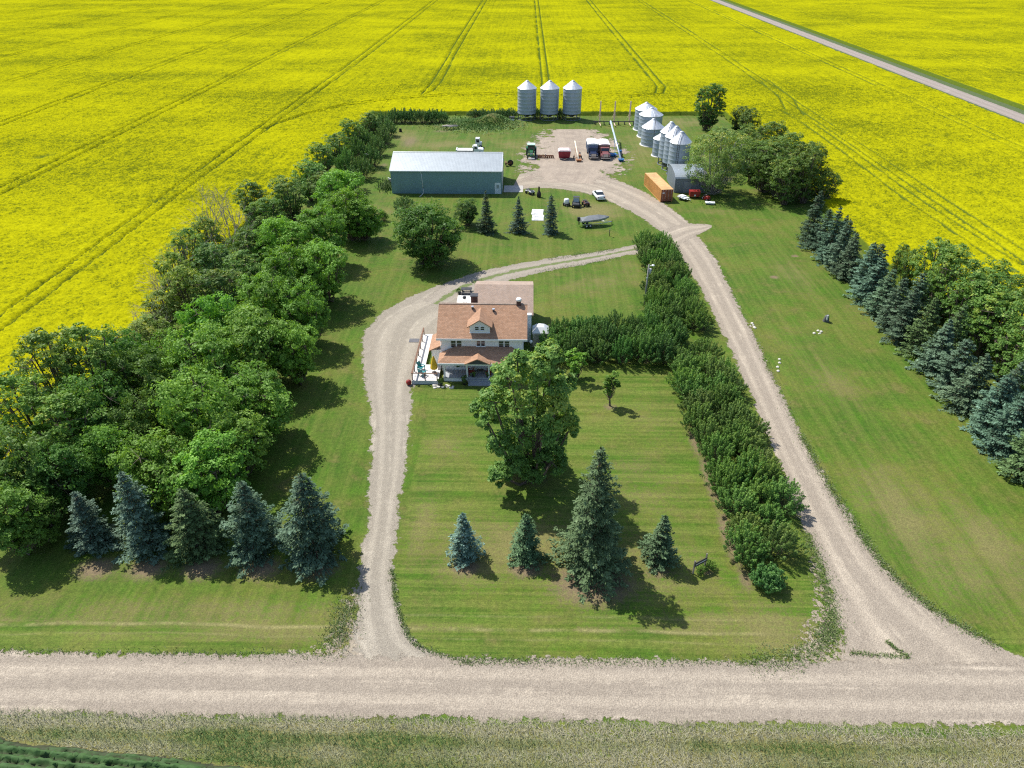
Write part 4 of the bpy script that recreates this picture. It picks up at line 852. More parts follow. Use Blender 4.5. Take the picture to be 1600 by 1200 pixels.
# ================================================================== SHED, BINS, CONTAINER
shed = thing('machine_shed', 'long teal metal machine shed with pale roof and white door', 'shed', (-16.25, 144, 0))
TEALW = siding('teal_cladding', (.19, .31, .35), .3, 0, .6, .45, .1); PALER = siding('pale_metal_roof', (.35, .39, .415), .3, 0, .6, .35, .35)
sw = 11.3; SD = 12.2; se = 4.75; sr_ = 6.75
MB().prism([(0, 0), (SD, 0), (SD, se), (SD/2, sr_-.05), (0, se)], -sw, sw).build('wall', TEALW, shed)
srf = MB().sheet([(-sw-.12, -.3, se-.02), (sw+.12, -.3, se-.02), (sw+.12, SD/2, sr_+.08), (-sw-.12, SD/2, sr_+.08)], .07).sheet([(-sw-.12, SD/2+.001, sr_+.08), (sw+.12, SD/2+.001, sr_+.08), (sw+.12, SD+.3, se-.02), (-sw-.12, SD+.3, se-.02)], .07).build('roof', PALER, shed)
MB().b2(-sw-.13, sw+.13, -.36, -.303, se-.16, se+.01).build('gutter', TRIM, srf); MB().prism([(SD/2-.25, sr_+.05), (SD/2+.25, sr_+.05), (SD/2, sr_+.16)], -sw-.13, sw+.13).build('ridge_cap', PALER, srf)
for s in (-1, 1): MB().sheet([(s*(sw+.125)-.03, -.32, se+.02), (s*(sw+.125)+.03, -.32, se+.02), (s*(sw+.125)+.03, SD/2, sr_+.12), (s*(sw+.125)-.03, SD/2, sr_+.12)], .14).build('gable_trim', TRIM, srf)
ds = MB().tube([(-5.1, -.32, se-.1), (-5.0, -.1, 4.2), (-4.85, -.08, 1.0), (-4.8, -.1, .15), (-5.0, -.9, .06), (-5.3, -2.2, .06)], .055, 6).build('downspout', TRIM, shed)
dr_ = MB().b2(10.0, 11.0, -.05, -.003, .05, 2.2).build('door', mat('pale_door', (.62, .68, .74), .5), shed); MB().b2(10.25, 10.75, -.065, -.051, 1.2, 1.9).build('door_pane', glass('pale_glass', (.25, .3, .34)), dr_); MB().cyl((10.85, -.051, 1.05), (10.85, -.10, 1.05), .03, n=6).build('door_handle', DARK, dr_)
MB().b2(9.9, 9.995, -.04, -.003, .05, 2.3).b2(11.005, 11.1, -.04, -.003, .05, 2.3).b2(9.9, 11.1, -.04, -.003, 2.202, 2.32).build('door_frame', TRIM, shed)
MB().b2(sw+.003, sw+.06, 1.2, 5.8, 0, 4.2).build('sliding_door', mat('grey_door', (.35, .40, .42), .5), shed); MB().b2(sw+.003, sw+.14, .8, 10.5, 4.22, 4.34).build('door_track', STEEL, shed)

CORR = siding('corrugated_steel', (.33, .39, .46), .36, 2, .22, .5, .30); ROOFS = mat('bin_roof_steel', (.62, .65, .68), .42, .5, var=.07, scale=1.2)
def bin_(name, lab, cat, loc, r, he, hr, hopper=0.0, group=None, ladder=None, white=False, n=36):
    b = thing(name, lab, cat, loc, 0, group)
    z0 = hopper; prof = []; rings = int((he-z0)/.85)
    for i in range(rings+1):
        z = z0+(he-z0)*i/rings; prof += [(r, z), (r+.010, z+.03), (r, z+.06)] if i < rings else [(r, z)]
    w = MB().lathe(prof, n); w.build('wall', CORR, b)
    rf_ = MB().lathe([(r+.10, he-.06), (r+.12, he), (.42, he+hr), (.40, he+hr+.02)], n, sm=False).build('roof', ROOFS, b)
    MB().lathe([(.44, he+hr-.02), (.46, he+hr+.12), (.2, he+hr+.24), (.01, he+hr+.26)], 14).build('cap', ROOFS, rf_)
    rb = MB()
    for a in np.linspace(0, 2*math.pi, 18, endpoint=False): rb.cyl((math.cos(a)*(r+.05), math.sin(a)*(r+.05), he+.05), (math.cos(a)*.45, math.sin(a)*.45, he+hr+.015), .035, .03, 4, caps=False)
    rb.build('roof_ribs', ROOFS, rf_)
    if hopper:
        MB().lathe([(r-.02, hopper+.05), (.35, .65), (.30, .60), (.01, .60)], n).build('hopper', mat('hopper_steel', (.16, .18, .20), .5, .5), b)
        for a in np.linspace(0.2, 2*math.pi+.2, 10, endpoint=False): MB().b2(-.06, .06, -.06, .06, 0, hopper+.2).build('leg', mat('leg_steel', (.16, .18, .20), .5, .5), b, loc=(math.cos(a)*(r-.08), math.sin(a)*(r-.08), 0), rz=a)
        MB().lathe([(r-.0, 0), (r+.06, .02), (r+.06, .14), (r-.1, .14), (r-.1, 0)], n).build('base_ring', mat('leg_steel', (.16, .18, .20), .5, .5), b)
    else: MB().lathe([(r+.22, 0), (r+.22, .14), (r+.01, .16)], n).build('base', mat('pale_concrete', (.66, .64, .60), .8), b)
    if ladder is not None:
        la = MB(); ca, sa = math.cos(ladder), math.sin(ladder)
        for s in (-.22, .22):
            p = (ca*(r+.16)-sa*s, sa*(r+.16)+ca*s)
            la.b2(p[0]-.03, p[0]+.03, p[1]-.03, p[1]+.03, .3, he); la.cyl((p[0], p[1], he), (ca*.5-sa*s, sa*.5+ca*s, he+hr+.08), .03, n=4)
        for z in np.arange(.5, he, .42): la.cyl((ca*(r+.16)-sa*.22, sa*(r+.16)+ca*.22, z), (ca*(r+.16)+sa*.22, sa*(r+.16)-ca*.22, z), .02, n=4)
        la.build('ladder', DARK, b)
    return b
GB = 'tall hopper bins at the north edge'
for i, (bx, lab) in enumerate(((823, 'tall galvanised hopper bin in the row of three, next to the earth mound'), (858, 'tall galvanised hopper bin in the middle of the row of three'), (893, 'tall galvanised hopper bin in the row of three, next to the folded implement'))):
    x, y, _ = at(bx, 187); bin_('hopper_bin', lab, 'grain bin', (x, y+1.0, 0), 2.62, 8.35, 1.75, 1.7, GB, None)
def wb(bx, by, dy): x, y, _ = at(bx, by); return (x, y+dy, 0)
def bin_at(cx, cy, r, he, hr, hop, lab, lad=None):
    x, y, _ = at(cx, cy); bin_('grain_bin', lab, 'grain bin', (x, y, 0), r, he, hr, hop, None, lad)
bin_at(1006.5, 202, 2.85, 5.3, 1.5, 0, 'low wide steel bin standing farthest along the bin line by the canola')
bin_at(1014, 213, 3.0, 5.5, 1.5, 0, 'low wide steel bin second from the canola end of the bin line')
bin_at(1017.5, 226, 2.7, 4.3, 1.8, 0, 'low wide steel bin with dark pole beside it, in the middle of the bin line')
bin_at(1031, 243, 1.9, 4.0, 1.1, 0, 'smallest steel bin tucked before the tall narrow bins')
bin_at(1042, 256, 2.2, 7.2, 2.0, 1.6, 'tall narrow steel bin with roof ladder, next to the smallest bin', R(-110))
bin_at(1049.5, 264, 2.25, 7.2, 2.0, 1.6, 'tall narrow steel bin with roof ladder, middle one of three', R(-110))
bin_at(1057.5, 272, 2.3, 7.0, 2.0, 1.6, 'tall narrow steel bin with roof ladder, next to the quonset', R(-110))
mp = thing('metal_pole', 'thin dark metal pole standing in front of the grain bins', 'pole', (*at(1019, 240)[:2], 0)); MB().cyl((0, 0, 0), (0, 0, 8.8), .06, .05, 6).build('shaft', DARK, mp); MB().b2(-.5, .5, -.03, .03, 8.7, 8.76).build('crossbar', DARK, mp)
# quonset
qn = thing('quonset_shed', 'small grey curved-roof metal shed under the pale ash', 'shed', (33.8, 145.6, 0)); QW = siding('grey_cladding', (.18, .21, .25), .3, 0, .5, .55, .2)
prof = [(0, 0), (0, 2.9)]+[(4.6-4.6*math.cos(t), 2.9+1.0*math.sin(t)) for t in np.linspace(.0, math.pi, 9)[1:-1]]+[(9.2, 2.9), (9.2, 0)]
MB().prism(prof, -3.2, 3.2).build('wall', QW, qn)
q2 = MB()
arc = [(4.6-4.75*math.cos(t), 2.95+1.05*math.sin(t)) for t in np.linspace(.0, math.pi, 13)]
for a, b in zip(arc[:-1], arc[1:]): q2.sheet([(-3.3, a[0], a[1]), (3.3, a[0], a[1]), (3.3, b[0], b[1]), (-3.3, b[0], b[1])], .05)
q2.build('roof', PALER, qn)
MB().b2(-1.4, .2, -.05, -.003, 0, 2.3).build('door', mat('dull_door', (.22, .25, .28), .6), qn)
# container
cpos = at(1033, 316); cr = thing('shipping_container', 'orange shipping container with rust-red doors beside the lane', 'container', (cpos[0]+1.0, cpos[1]+.1, 0), R(8.5))
ORG = mat('orange_paint', (.56, .29, .09), .55, var=.12, scale=.7); ORR = mat('orange_roof', (.64, .40, .18), .6, var=.18, scale=.6); DRR = mat('rust_red_paint', (.25, .075, .04), .6, var=.25)
cb = MB(); L_ = 11.6; w_ = 1.22
cb.b2(-w_+.06, w_-.06, .05, L_-.05, .15, 2.5)
for y in np.arange(.25, L_-.2, .42):
    for s in (-1, 1): cb.b2(*( (s*w_-.055, s*w_-.005) if s > 0 else (s*w_+.005, s*w_+.055)), y, y+.22, .18, 2.46)
body = cb.build('body', ORG, cr)
fr = MB()
for s in (-1, 1):
    for y in (0, L_-.12): fr.b2(s*w_-.06 if s > 0 else -w_, s*w_ if s > 0 else -w_+.06, y, y+.12, 0, 2.56)
    fr.b2(w_-.06 if s > 0 else -w_, w_ if s > 0 else -w_+.06, .121, L_-.121, 0, .17); fr.b2(w_-.06 if s > 0 else -w_, w_ if s > 0 else -w_+.06, .121, L_-.121, 2.47, 2.56)
fr.build('frame', ORG, cr)
rr_ = MB().b2(-w_+.061, w_-.061, .03, L_-.03, 2.501, 2.54)
for y in np.arange(.3, L_-.3, .5): rr_.b2(-w_+.1, w_-.1, y, y+.25, 2.541, 2.565)
rr_.build('roof', ORR, cr)
for s in (-1, 1):
    d_ = MB().b2(min(s*.02, s*1.14), max(s*.02, s*1.14), -.03, .048, .18, 2.45).build('door', DRR, cr)
    for x in (.3, .85): MB().cyl((s*x, -.06, .2), (s*x, -.06, 2.43), .025, n=6).build('lock_rod', mat('worn_steel', (.4, .36, .33), .6, .4), d_)
MB().b2(-.95, -.55, -.04, -.031, 1.75, 1.98).build('marking_plate', WHITE, cr)

# ================================================================== VEHICLES AND MACHINES
def wheel(par, c, r, w, axis='X', rim=WHITE):
    """tyre with a rim, axle along X or Y"""
    prof = [(r*.55, -w/2), (r*.9, -w/2), (r, -w*.3), (r, w*.3), (r*.9, w/2), (r*.55, w/2)]
    q = Matrix.Rotation(R(90), 4, 'Y') if axis == 'X' else Matrix.Rotation(R(90), 4, 'X')
    m1 = MB().lathe(prof, 14).mesh('tyre'); m1.transform(q); o = link('wheel', m1, BLACK, par); o.location = c
    m2 = MB().lathe([(.01, -w*.3), (r*.54, -w*.34), (r*.57, 0), (r*.54, w*.34), (.01, w*.3)], 12).mesh('rim'); m2.transform(q); link('rim', m2, rim, o)
    return o
def grain_truck(loc, rz, cabm, boxm, lab, tarp):
    t = thing('grain_truck', lab, 'truck', loc, rz)      # faces -Y, nose at y = 0
    MB().b2(-.42, .42, .5, 8.0, .62, .86).build('chassis', DARK, t)
    MB().prism([(.15, .75), (1.9, .75), (1.9, 1.75), (.9, 1.68), (.2, 1.5)], -.72, .72).build('hood', cabm, t, bevel=.06)
    cab = MB().prism([(1.9, .72), (3.25, .72), (3.25, 2.45), (2.15, 2.45), (1.86, 1.78)], -1.02, 1.02).build('cab', cabm, t, bevel=.05)
    MB().add([(-.9, 1.845, 1.78), (.9, 1.845, 1.78), (.82, 2.10, 2.36), (-.82, 2.10, 2.36)], [(0, 1, 2, 3)]).build('windshield', GLASS, cab)
    for s in (-1, 1):
        MB().b2(min(s*1.024, s*1.035), max(s*1.024, s*1.035), 2.2, 3.05, 1.65, 2.3).build('side_window', GLASS, cab)
        MB().prism([(.35, .75), (1.85, .75), (1.75, 1.2), (1.35, 1.38), (.85, 1.38), (.45, 1.15)], min(s*.70, s*1.1), max(s*.70, s*1.1)).build('fender', cabm, t, bevel=.05)
        MB().cyl((s*.80, .34, 1.02), (s*.80, .40, 1.02), .12, n=10).build('headlight', WHITE, t)
        wheel(t, (s*.95, 1.1, .5), .5, .28)
        wheel(t, (s*.9, 6.3, .5), .5, .5); wheel(t, (s*.9, 5.2, .5), .5, .5) if False else None
        MB().b2(min(s*1.2, s*1.35), max(s*1.2, s*1.35), 1.98, 2.04, 1.7, 2.1).build('mirror', DARK, t)
    MB().b2(-.55, .55, .10, .16, .85, 1.45).build('grille', mat('dull_chrome', (.4, .4, .42), .35, .6), t); MB().b2(-1.1, 1.1, -.05, .08, .5, .72).build('bumper', mat('dull_chrome', (.4, .4, .42), .35, .6), t)
    bx_ = MB().b2(-1.2, 1.2, 3.45, 8.4, .95, 2.75)
    for y in np.arange(3.6, 8.4, .8):
        for s in (-1, 1): bx_.b2(min(s*1.205, s*1.27), max(s*1.205, s*1.27), y, y+.08, .95, 2.75)
    bx_.build('grain_box', boxm, t)
    MB().prism([(-1.3, 2.74), (1.3, 2.74), (1.3, 2.84), (.7, 3.02), (0, 3.08), (-.7, 3.02), (-1.3, 2.84)], 3.40, 8.45, 'Y').build('tarp', tarp, t)
    return t
TARP = mat('white_tarp', (.80, .80, .79), .6, var=.05); TARP2 = mat('pinkish_tarp', (.80, .73, .70), .6, var=.06)
grain_truck((15.85, 169.6, 0), 0, mat('navy_paint', (.012, .02, .055), .3), mat('grey_blue_box', (.25, .30, .38), .6), 'dark blue grain truck with white tarped box', TARP)
grain_truck((18.65, 169.2, 0), R(1), mat('maroon_paint', (.20, .075, .075), .4), mat('brown_box', (.20, .10, .075), .7), 'maroon grain truck with brown box and pale tarp', TARP2)
# tractor
JG = mat('green_paint', (.012, .10, .035), .4); YW = mat('yellow_paint', (.65, .45, .03), .5)
t = thing('tractor', 'green tractor with cab facing the shed lane', 'tractor', (1.2, 170.3, 0))
MB().prism([(.2, .75), (2.4, .75), (2.4, 1.75), (1.2, 1.7), (.3, 1.5)], -.42, .42).build('hood', JG, t, bevel=.06)
cb_ = MB().prism([(2.4, .8), (3.9, .8), (3.8, 2.6), (2.55, 2.6)], -.78, .78).build('cab', GLASS, t); MB().b2(-.95, .95, 2.25, 4.1, 2.605, 2.8).build('cab_roof', mat('pale_green_roof', (.45, .62, .52), .5), cb_, bevel=.05)
for x in (-.8, .8):
    for y in (2.45, 3.85): MB().b2(x-.04, x+.04, y-.04, y+.04, .8, 2.604).build('pillar', JG, cb_)
MB().b2(-.3, .3, .14, .2, .9, 1.4).build('grille', mat('pale_grille', (.5, .55, .5), .5), t)
for s in (-1, 1):
    wheel(t, (s*.85, .7, .55), .55, .35, 'X', YW); wheel(t, (s*1.0, 3.4, .9), .9, .5, 'X', YW)
    MB().prism([(2.5, 1.75), (4.3, 1.75), (4.1, 2.0), (2.7, 2.0)], min(s*.8, s*1.25), max(s*.8, s*1.25)).build('fender', JG, t)
    MB().tube([(s*.75, 2.2, 1.5), (s*.75, .6, 1.35), (s*.75, -.5, .4)], .07).build('loader_arm', JG, t)
MB().b2(-.35, .35, -.35, .2, .75, .98).build('front_weight', JG, t); MB().b2(-.75, .75, -.75, -.45, .18, .42).build('bucket', WHITE, t)
# disc harrow
t = thing('disc_harrow', 'rusty disc harrow bar beside the tractor', 'implement', (4.6, 171.2, 0)); MB().b2(-1.9, 1.9, -.08, .08, .5, .62).b2(-1.9, 1.9, .5, .66, .5, .62).build('frame', RUST, t)
for x in np.arange(-1.75, 1.8, .44): MB().cyl((x, -.05, .3), (x+.08, .0, .3), .3, .24, 12).build('disc', RUST, t)
MB().tube([(-.6, -.08, .56), (0, -1.3, .4), (.6, -.08, .56)], .05).build('drawbar', RUST, t); MB().b2(-.1, .1, .05, .45, .6, 1.05).build('mast', mat('pale_rust', (.5, .42, .38), .7), t)
# red hopper wagon
t = thing('hopper_wagon', 'small red hopper wagon with pale top near the grain trucks', 'wagon', (9.0, 170.4, 0))
MB().box((0, .7, 1.25), (2.6, 2.2, 1.3), taper=(1.12, 1.12)).build('body', mat('crimson_paint', (.24, .015, .03), .5, var=.2), t); MB().box((0, .7, .45), (2.3, 1.9, .3), taper=(1.1, 1.1)).build('hopper', mat('crimson_paint', (.24, .015, .03), .5), t)
MB().prism([(-1.5, 1.905), (1.5, 1.905), (1.1, 2.2), (-1.1, 2.2)], -.5, 1.95, 'Y').build('cover', mat('pinkish_cover', (.72, .58, .58), .6), t)
for s in (-1, 1): wheel(t, (s*1.1, 1.1, .38), .38, .25)
MB().tube([(-1.2, -.4, .42), (0, -1.5, .38), (1.2, -.4, .42)], .06).build('hitch', mat('worn_steel', (.4, .36, .33), .6, .4), t)
# small auger
def auger(loc, rz, L, el, r, m, base, lab, wheels=.38, wy=.35):
    t = thing('grain_auger', lab, 'auger', loc, rz); ce, se_ = math.cos(el), math.sin(el)
    p = lambda s, dz=0: (0, s*ce, .4+s*se_+dz)
    MB().cyl(p(0), p(L), r, n=12).build('tube', m, t); MB().cyl(p(L, .05), p(L, -r*3.2), r*.8, n=8).build('spout', m, t)
    MB().box((0, -.1, .35), (1.0, .8, .4), taper=(1.4, 1.4)).build('intake_hopper', base, t)
    sx = .9
    for s in (-1, 1):
        wheel(t, (s*sx, L*wy, wheels), wheels, .2); MB().tube([(s*(sx-.14), L*wy, wheels), (s*.12, L*.62*ce, .4+L*.62*se_)], .045).build('brace', base, t); MB().tube([(s*(sx-.14), L*wy, wheels), (s*.12, L*.12*ce, .4+L*.12*se_)], .045).build('brace', base, t)
    MB().cyl((-sx+.1, L*wy, wheels), (sx-.1, L*wy, wheels), .06, n=6).build('axle', base, t)
    MB().box((.45, L*.2, .4+L*.2*se_), (.5, .7, .5)).build('engine', base, t, bevel=.04); return t
auger((12.3, 168.6, 0), R(3), 9.5, R(12), .15, mat('cream_paint', (.72, .66, .50), .5), mat('faded_orange', (.35, .15, .06), .6, var=.4), 'cream tubed grain auger with rusty orange undercarriage', wy=.25)
auger((22.2, 169.0, 0), R(2.5), 20, R(12.5), .22, mat('pale_blue_steel', (.55, .64, .72), .35, .4), mat('blue_paint', (.02, .12, .30), .5), 'long pale blue grain auger beside the maroon truck', wy=.2)
sb = thing('swing_hopper', 'bright blue low swing hopper next to the long auger', 'hopper', (20.7, 173.2, 0)); MB().box((0, 0, .4), (1.3, 1.0, .5), taper=(1.3, 1.3)).build('hopper', mat('bright_blue', (.02, .18, .5), .5), sb); MB().tube([(.3, 0, .4), (1.3, -.6, .5)], .1).build('transfer_tube', mat('bright_blue', (.02, .18, .5), .5), sb)
# folded implement with three upright masts
t = thing('folded_harrow', 'folded field harrow with three tall upright rusty masts', 'implement', (24.6, 206.0, 0)); PK = mat('faded_red_frame', (.74, .52, .42), .7, var=.15)
MB().b2(-6.2, 6.2, -.1, .1, .75, .95).build('main_bar', DARK, t)
for x in (-4.3, -.3, 3.9):
    m_ = MB().b2(x-.16, x+.16, -.1, .1, .4, 6.2).b2(x-.26, x-.2, -.05, .05, 1.0, 3.9).build('mast', PK, t)
    for z in np.arange(1.6, 6.1, 1.5): MB().b2(x-.35, x+.35, -.03, .03, z, z+.06).build('tine_bar', DARK, m_)
    MB().tube([(x-1.1, 0, .95), (x, 0, 3.2), (x+1.1, 0, .95)], .04).build('brace', PK, m_)
    MB().b2(x-.08, x+.08, -3.4, -.1, .38, .52).build('tongue', PK, t)
    for s in (-1, 1): wheel(t, (x+s*1.25, .0, .42), .42, .22)
# flatbed truck
t = thing('flatbed_truck', 'white flatbed truck parked behind the machine shed', 'truck', (-17.2, 174.6, 0))   # faces +X
WP = mat('white_vehicle_paint', (.76, .77, .77), .3, var=.04)
MB().prism([(4.6, .65), (6.9, .65), (6.95, 1.1), (6.75, 1.35), (5.6, 1.45), (5.3, 2.1), (4.65, 2.15)], -.95, .95, 'Y').build('cab', WP, t, bevel=.06)
for s in (-1, 1): MB().prism([(4.75, 1.45), (5.5, 1.45), (5.25, 2.02), (4.78, 2.05)], s*.954-.006, s*.954+.006, 'Y').build('side_window', GLASS, t)
MB().b2(.6, 4.5, -1.15, 1.15, 1.0, 1.14).build('flatbed', mat('white_deck', (.72, .71, .68), .6), t); MB().b2(4.3, 4.45, -1.1, 1.1, 1.141, 2.0).build('headboard', WP, t); MB().b2(.6, 6.6, -.4, .4, .6, .85).build('chassis', DARK, t); MB().b2(.3, .55, -1.15, 1.15, .9, 1.3).build('tailboard', WP, t)
for x in (1.6, 6.0):
    for s in (-1, 1): wheel(t, (x, s*.85, .45), .45, .28, 'Y')
for s in (-1, 1): MB().cyl((6.93, s*.7, 1.05), (6.98, s*.7, 1.05), .1, n=8).build('headlight', GLASS, t)
t = thing('cab_loader', 'small white cab machine standing behind the flatbed truck', 'machine', (-12.0, 181.0, 0)); MB().prism([(-.7, .6), (.9, .6), (.9, 1.2), (.45, 1.3), (.4, 2.3), (-.6, 2.3)], -.75, .75, 'Y').build('cab', WP, t, bevel=.04); MB().b2(-.4, .3, -.77, -.755, 1.35, 2.1).build('side_window', GLASS, t); MB().b2(.92, 1.0, -.4, .4, .8, 1.1).build('grille', DARK, t)
for x in (-.5, .6):
    for s in (-1, 1): wheel(t, (x, s*.8, .35), .35, .22, 'Y')
# white car, tail to the camera
def car(loc, rz):
    t = thing('parked_car', 'white sedan parked at the edge of the gravel lane', 'car', loc, rz)   # nose +Y, tail y = 0
    sec = [(0.0, .72, .45, .80), (.06, .82, .32, .98), (.75, .90, .28, 1.04), (1.6, .92, .26, 1.02), (3.2, .92, .26, .98), (4.2, .86, .28, .86), (4.6, .74, .36, .70), (4.68, .6, .44, .62)]
    v = []; f_ = []
    for y, w, zb, zt in sec: v += [(-w*.93, y, zb), (-w, y, (zb+zt)/2), (-w*.88, y, zt), (w*.88, y, zt), (w, y, (zb+zt)/2), (w*.93, y, zb)]
    n = len(sec)
    for i in range(n-1): f_ += [(i*6+j, i*6+(j+1) % 6, (i+1)*6+(j+1) % 6, (i+1)*6+j) for j in range(6)]
    f_ += [tuple(range(5, -1, -1)), tuple((n-1)*6+j for j in range(6))]
    MB().add(v, f_, True).build('body', WP, t)
    MB().add([(-.76, .75, 1.02), (.76, .75, 1.02), (.80, 3.3, .97), (-.80, 3.3, .97), (-.58, 1.45, 1.44), (.58, 1.45, 1.44), (.58, 2.5, 1.44), (-.58, 2.5, 1.44)], [(0, 1, 5, 4), (1, 2, 6, 5), (2, 3, 7, 6), (3, 0, 4, 7)]).build('windows', GLASS, t)
    MB().prism([(-.60, 1.435), (.60, 1.435), (.52, 1.48), (-.52, 1.48)], 1.4, 2.55, 'Y').build('roof', WP, t)
    for s in (-1, 1):
        MB().b2(s*.62-.14, s*.62+.14, -.02, .06, .68, .82).build('tail_light', mat('tail_red', (.3, .01, .01), .3), t); MB().b2(s*.60-.15, s*.60+.15, 4.60, 4.69, .55, .66).build('headlight', GLASS, t)
        MB().b2(min(s*.92, s*1.05), max(s*.92, s*1.05), 2.9, 3.05, .95, 1.08).build('mirror', WP, t)
        for y in (.85, 3.75): wheel(t, (s*.80, y, .32), .32, .2, 'X', STEEL)
    MB().b2(-.26, .26, -.025, .0, .55, .67).build('licence_plate', mat('plate', (.5, .5, .5), .5), t); MB().b2(-.84, .84, -.03, .05, .34, .50).build('bumper', WP, t)
car((15.1, 139.8, 0), R(9))
# boat on trailer
t = thing('boat_on_trailer', 'grey covered motorboat on a trailer with black outboard', 'boat', (*at(927, 352)[:2], 0), R(12))  # bow +X
sec = [(-2.5, 1.0, .75, 1.25), (-1, 1.08, .62, 1.35), (.8, 1.0, .62, 1.45), (2.0, .6, .8, 1.5), (2.9, .05, 1.25, 1.5)]
v = []; f_ = []
for x, w, zb, zt in sec: v += [(x, -w, zt), (x, -w*.8, (zb+zt)/2), (x, 0, zb), (x, w*.8, (zb+zt)/2), (x, w, zt)]
for i in range(4): f_ += [(i*5+j, i*5+j+1, i*5+6+j, i*5+5+j) for j in range(4)]
f_ += [(0, 1, 2, 3, 4)]
MB().add(v, f_).build('hull', mat('grey_hull', (.32, .34, .37), .4), t)
v = []
for x, w, zb, zt in sec: v += [(x, -w*1.02, zt+.005), (x, 0, zt+(.55 if -1.5 < x < 1.5 else .3 if x < 2.5 else .05)), (x, w*1.02, zt+.005)]
f_ = [(i*3+j, i*3+j+1, i*3+4+j, i*3+3+j) for i in range(4) for j in range(2)]+[(0, 1, 2)]
MB().add(v, f_).build('cover', mat('grey_canvas', (.19, .205, .22), .7, var=.15), t)
MB().box((-2.85, 0, 1.35), (.45, .42, .75)).box((-2.75, 0, .75), (.2, .16, .9)).build('outboard', BLACK, t, bevel=.05)
MB().tube([(-2.4, -.8, .5), (1.5, -.6, .5), (3.6, 0, .5), (1.5, .6, .5), (-2.4, .8, .5)], .05).build('trailer_frame', STEEL, t); MB().b2(3.5, 3.6, -.04, .04, 0, .7).build('jack', DARK, t)
for x in (-1.6, -.9):
    for s in (-1, 1): wheel(t, (x, s*1.12, .33), .33, .2, 'Y')
for s in (-1, 1): MB().b2(-1.9, -.6, min(s*1.0, s*1.26), max(s*1.0, s*1.26), .69, .73).build('fender', STEEL, t)
# utility vehicle, quads
def utv(loc, rz):
    t = thing('utility_vehicle', 'dark utility vehicle with roll cage between two smaller machines', 'vehicle', loc, rz); B = mat('dark_body', (.045, .05, .055), .5)
    MB().prism([(-1.4, .4), (1.3, .4), (1.4, .75), (.2, .8), (.1, .55), (-.3, .55), (-.4, .9), (-1.4, .9)], -.65, .65, 'X').build('body', B, t, bevel=.03) if False else MB().prism([(-1.3, .4), (1.4, .4), (1.4, .9), (.4, .9), (.3, .6), (-.3, .6), (-.5, .95), (-1.3, .75)], -.65, .65).build('body', B, t, bevel=.03)
    cg = MB()
    for s in (-1, 1): cg.tube([(s*.6, -.5, .9), (s*.55, -.25, 1.75), (s*.55, .6, 1.75), (s*.6, .75, .9)], .035)
    cg.build('roll_cage', DARK, t); MB().b2(-.6, .6, -.3, .65, 1.78, 1.83).build('roof', DARK, t); MB().b2(-.5, .5, .05, .35, .6, .8).build('seat', BLACK, t); MB().add([(-.52, -.47, .98), (.52, -.47, .98), (.5, -.27, 1.7), (-.5, -.27, 1.7)], [(0, 1, 2, 3)]).build('windscreen', glass('pale_glass', (.25, .3, .34)), t)
    for y in (-.9, .95):
        for s in (-1, 1): wheel(t, (s*.68, y, .32), .32, .25, 'X', DARK)
utv((*at(900, 322)[:2], 0), R(-5))
def quad(loc, rz, m, lab):
    t = thing('quad_bike', lab, 'quad bike', loc, rz)
    MB().prism([(-.9, .45), (.9, .45), (.85, .75), (.2, .85), (-.2, .72), (-.8, .8)], -.28, .28).build('body', m, t, bevel=.04); MB().b2(-.2, .2, -.05, .6, .80, .92).build('seat', BLACK, t); MB().tube([(-.4, -.35, 1.05), (0, -.42, .95), (.4, -.35, 1.05)], .025).build('handlebar', DARK, t)
    for y in (-.85, .55): MB().b2(-.4, .4, y, y+.35, .86, .89).build('rack', DARK, t)
    for y in (-.62, .62):
        for s in (-1, 1): wheel(t, (s*.45, y, .3), .3, .25, 'X', DARK); MB().b2(min(s*.29, s*.58), max(s*.29, s*.58), y-.33, y+.33, .64, .68).build('fender', m, t)
quad((*at(915, 321)[:2], 0), R(15), mat('dull_red_body', (.13, .05, .04), .5), 'dark red quad bike beside the utility vehicle'); quad((*at(828, 303)[:2], 0), R(40), mat('pale_body', (.5, .5, .5), .5), 'pale grey quad bike by the shed corner')
t = thing('water_tank', 'white round tank on a small dark trailer beside the utility vehicle', 'tank', (*at(885, 321)[:2], 0)); MB().lathe([(.01, .4), (.45, .42), (.52, .55), (.52, 1.2), (.4, 1.35), (.01, 1.4)], 16).build('tank', WHITE, t); MB().b2(-.5, .5, -.6, .6, .3, .39).build('frame', DARK, t); MB().tube([(0, -.6, .34), (0, -1.5, .3)], .04).build('hitch', DARK, t)
for s in (-1, 1): wheel(t, (s*.6, 0, .3), .3, .2)
t = thing('chiminea', 'dark bottle-shaped chiminea on the grass near the shed', 'chiminea', (*at(842, 308)[:2], 0)); MB().lathe([(.30, 0), (.42, .1), (.46, .5), (.44, .85), (.22, 1.25), (.17, 1.4), (.16, 2.05), (.20, 2.12), (.13, 2.12), (.12, 1.6)], 16).build('body', mat('dark_brown_iron', (.035, .025, .022), .6), t); MB().b2(-.2, .2, -.47, -.40, .3, .7).build('mouth', BLACK, t)
for i, (dx, dy) in enumerate(((0, 0), (.1, 1.6), (-.05, 3.2), (.05, 4.8))): tag(MB().b2(-1.2, 1.0, -.7, .7, 0, .10).b2(-.9, .6, -.3, .3, .1, .18).build('foam_sheet', mat('white_panel', (.72, .72, .70), .7), None, loc=(at(841, 343)[0]+dx, at(841, 343)[1]+dy, 0), rz=rk.uniform(-.06, .06)), 'white foam sheet lying on the lawn behind the slate blue spruce', 'sheet', 'white foam sheets on the lawn')
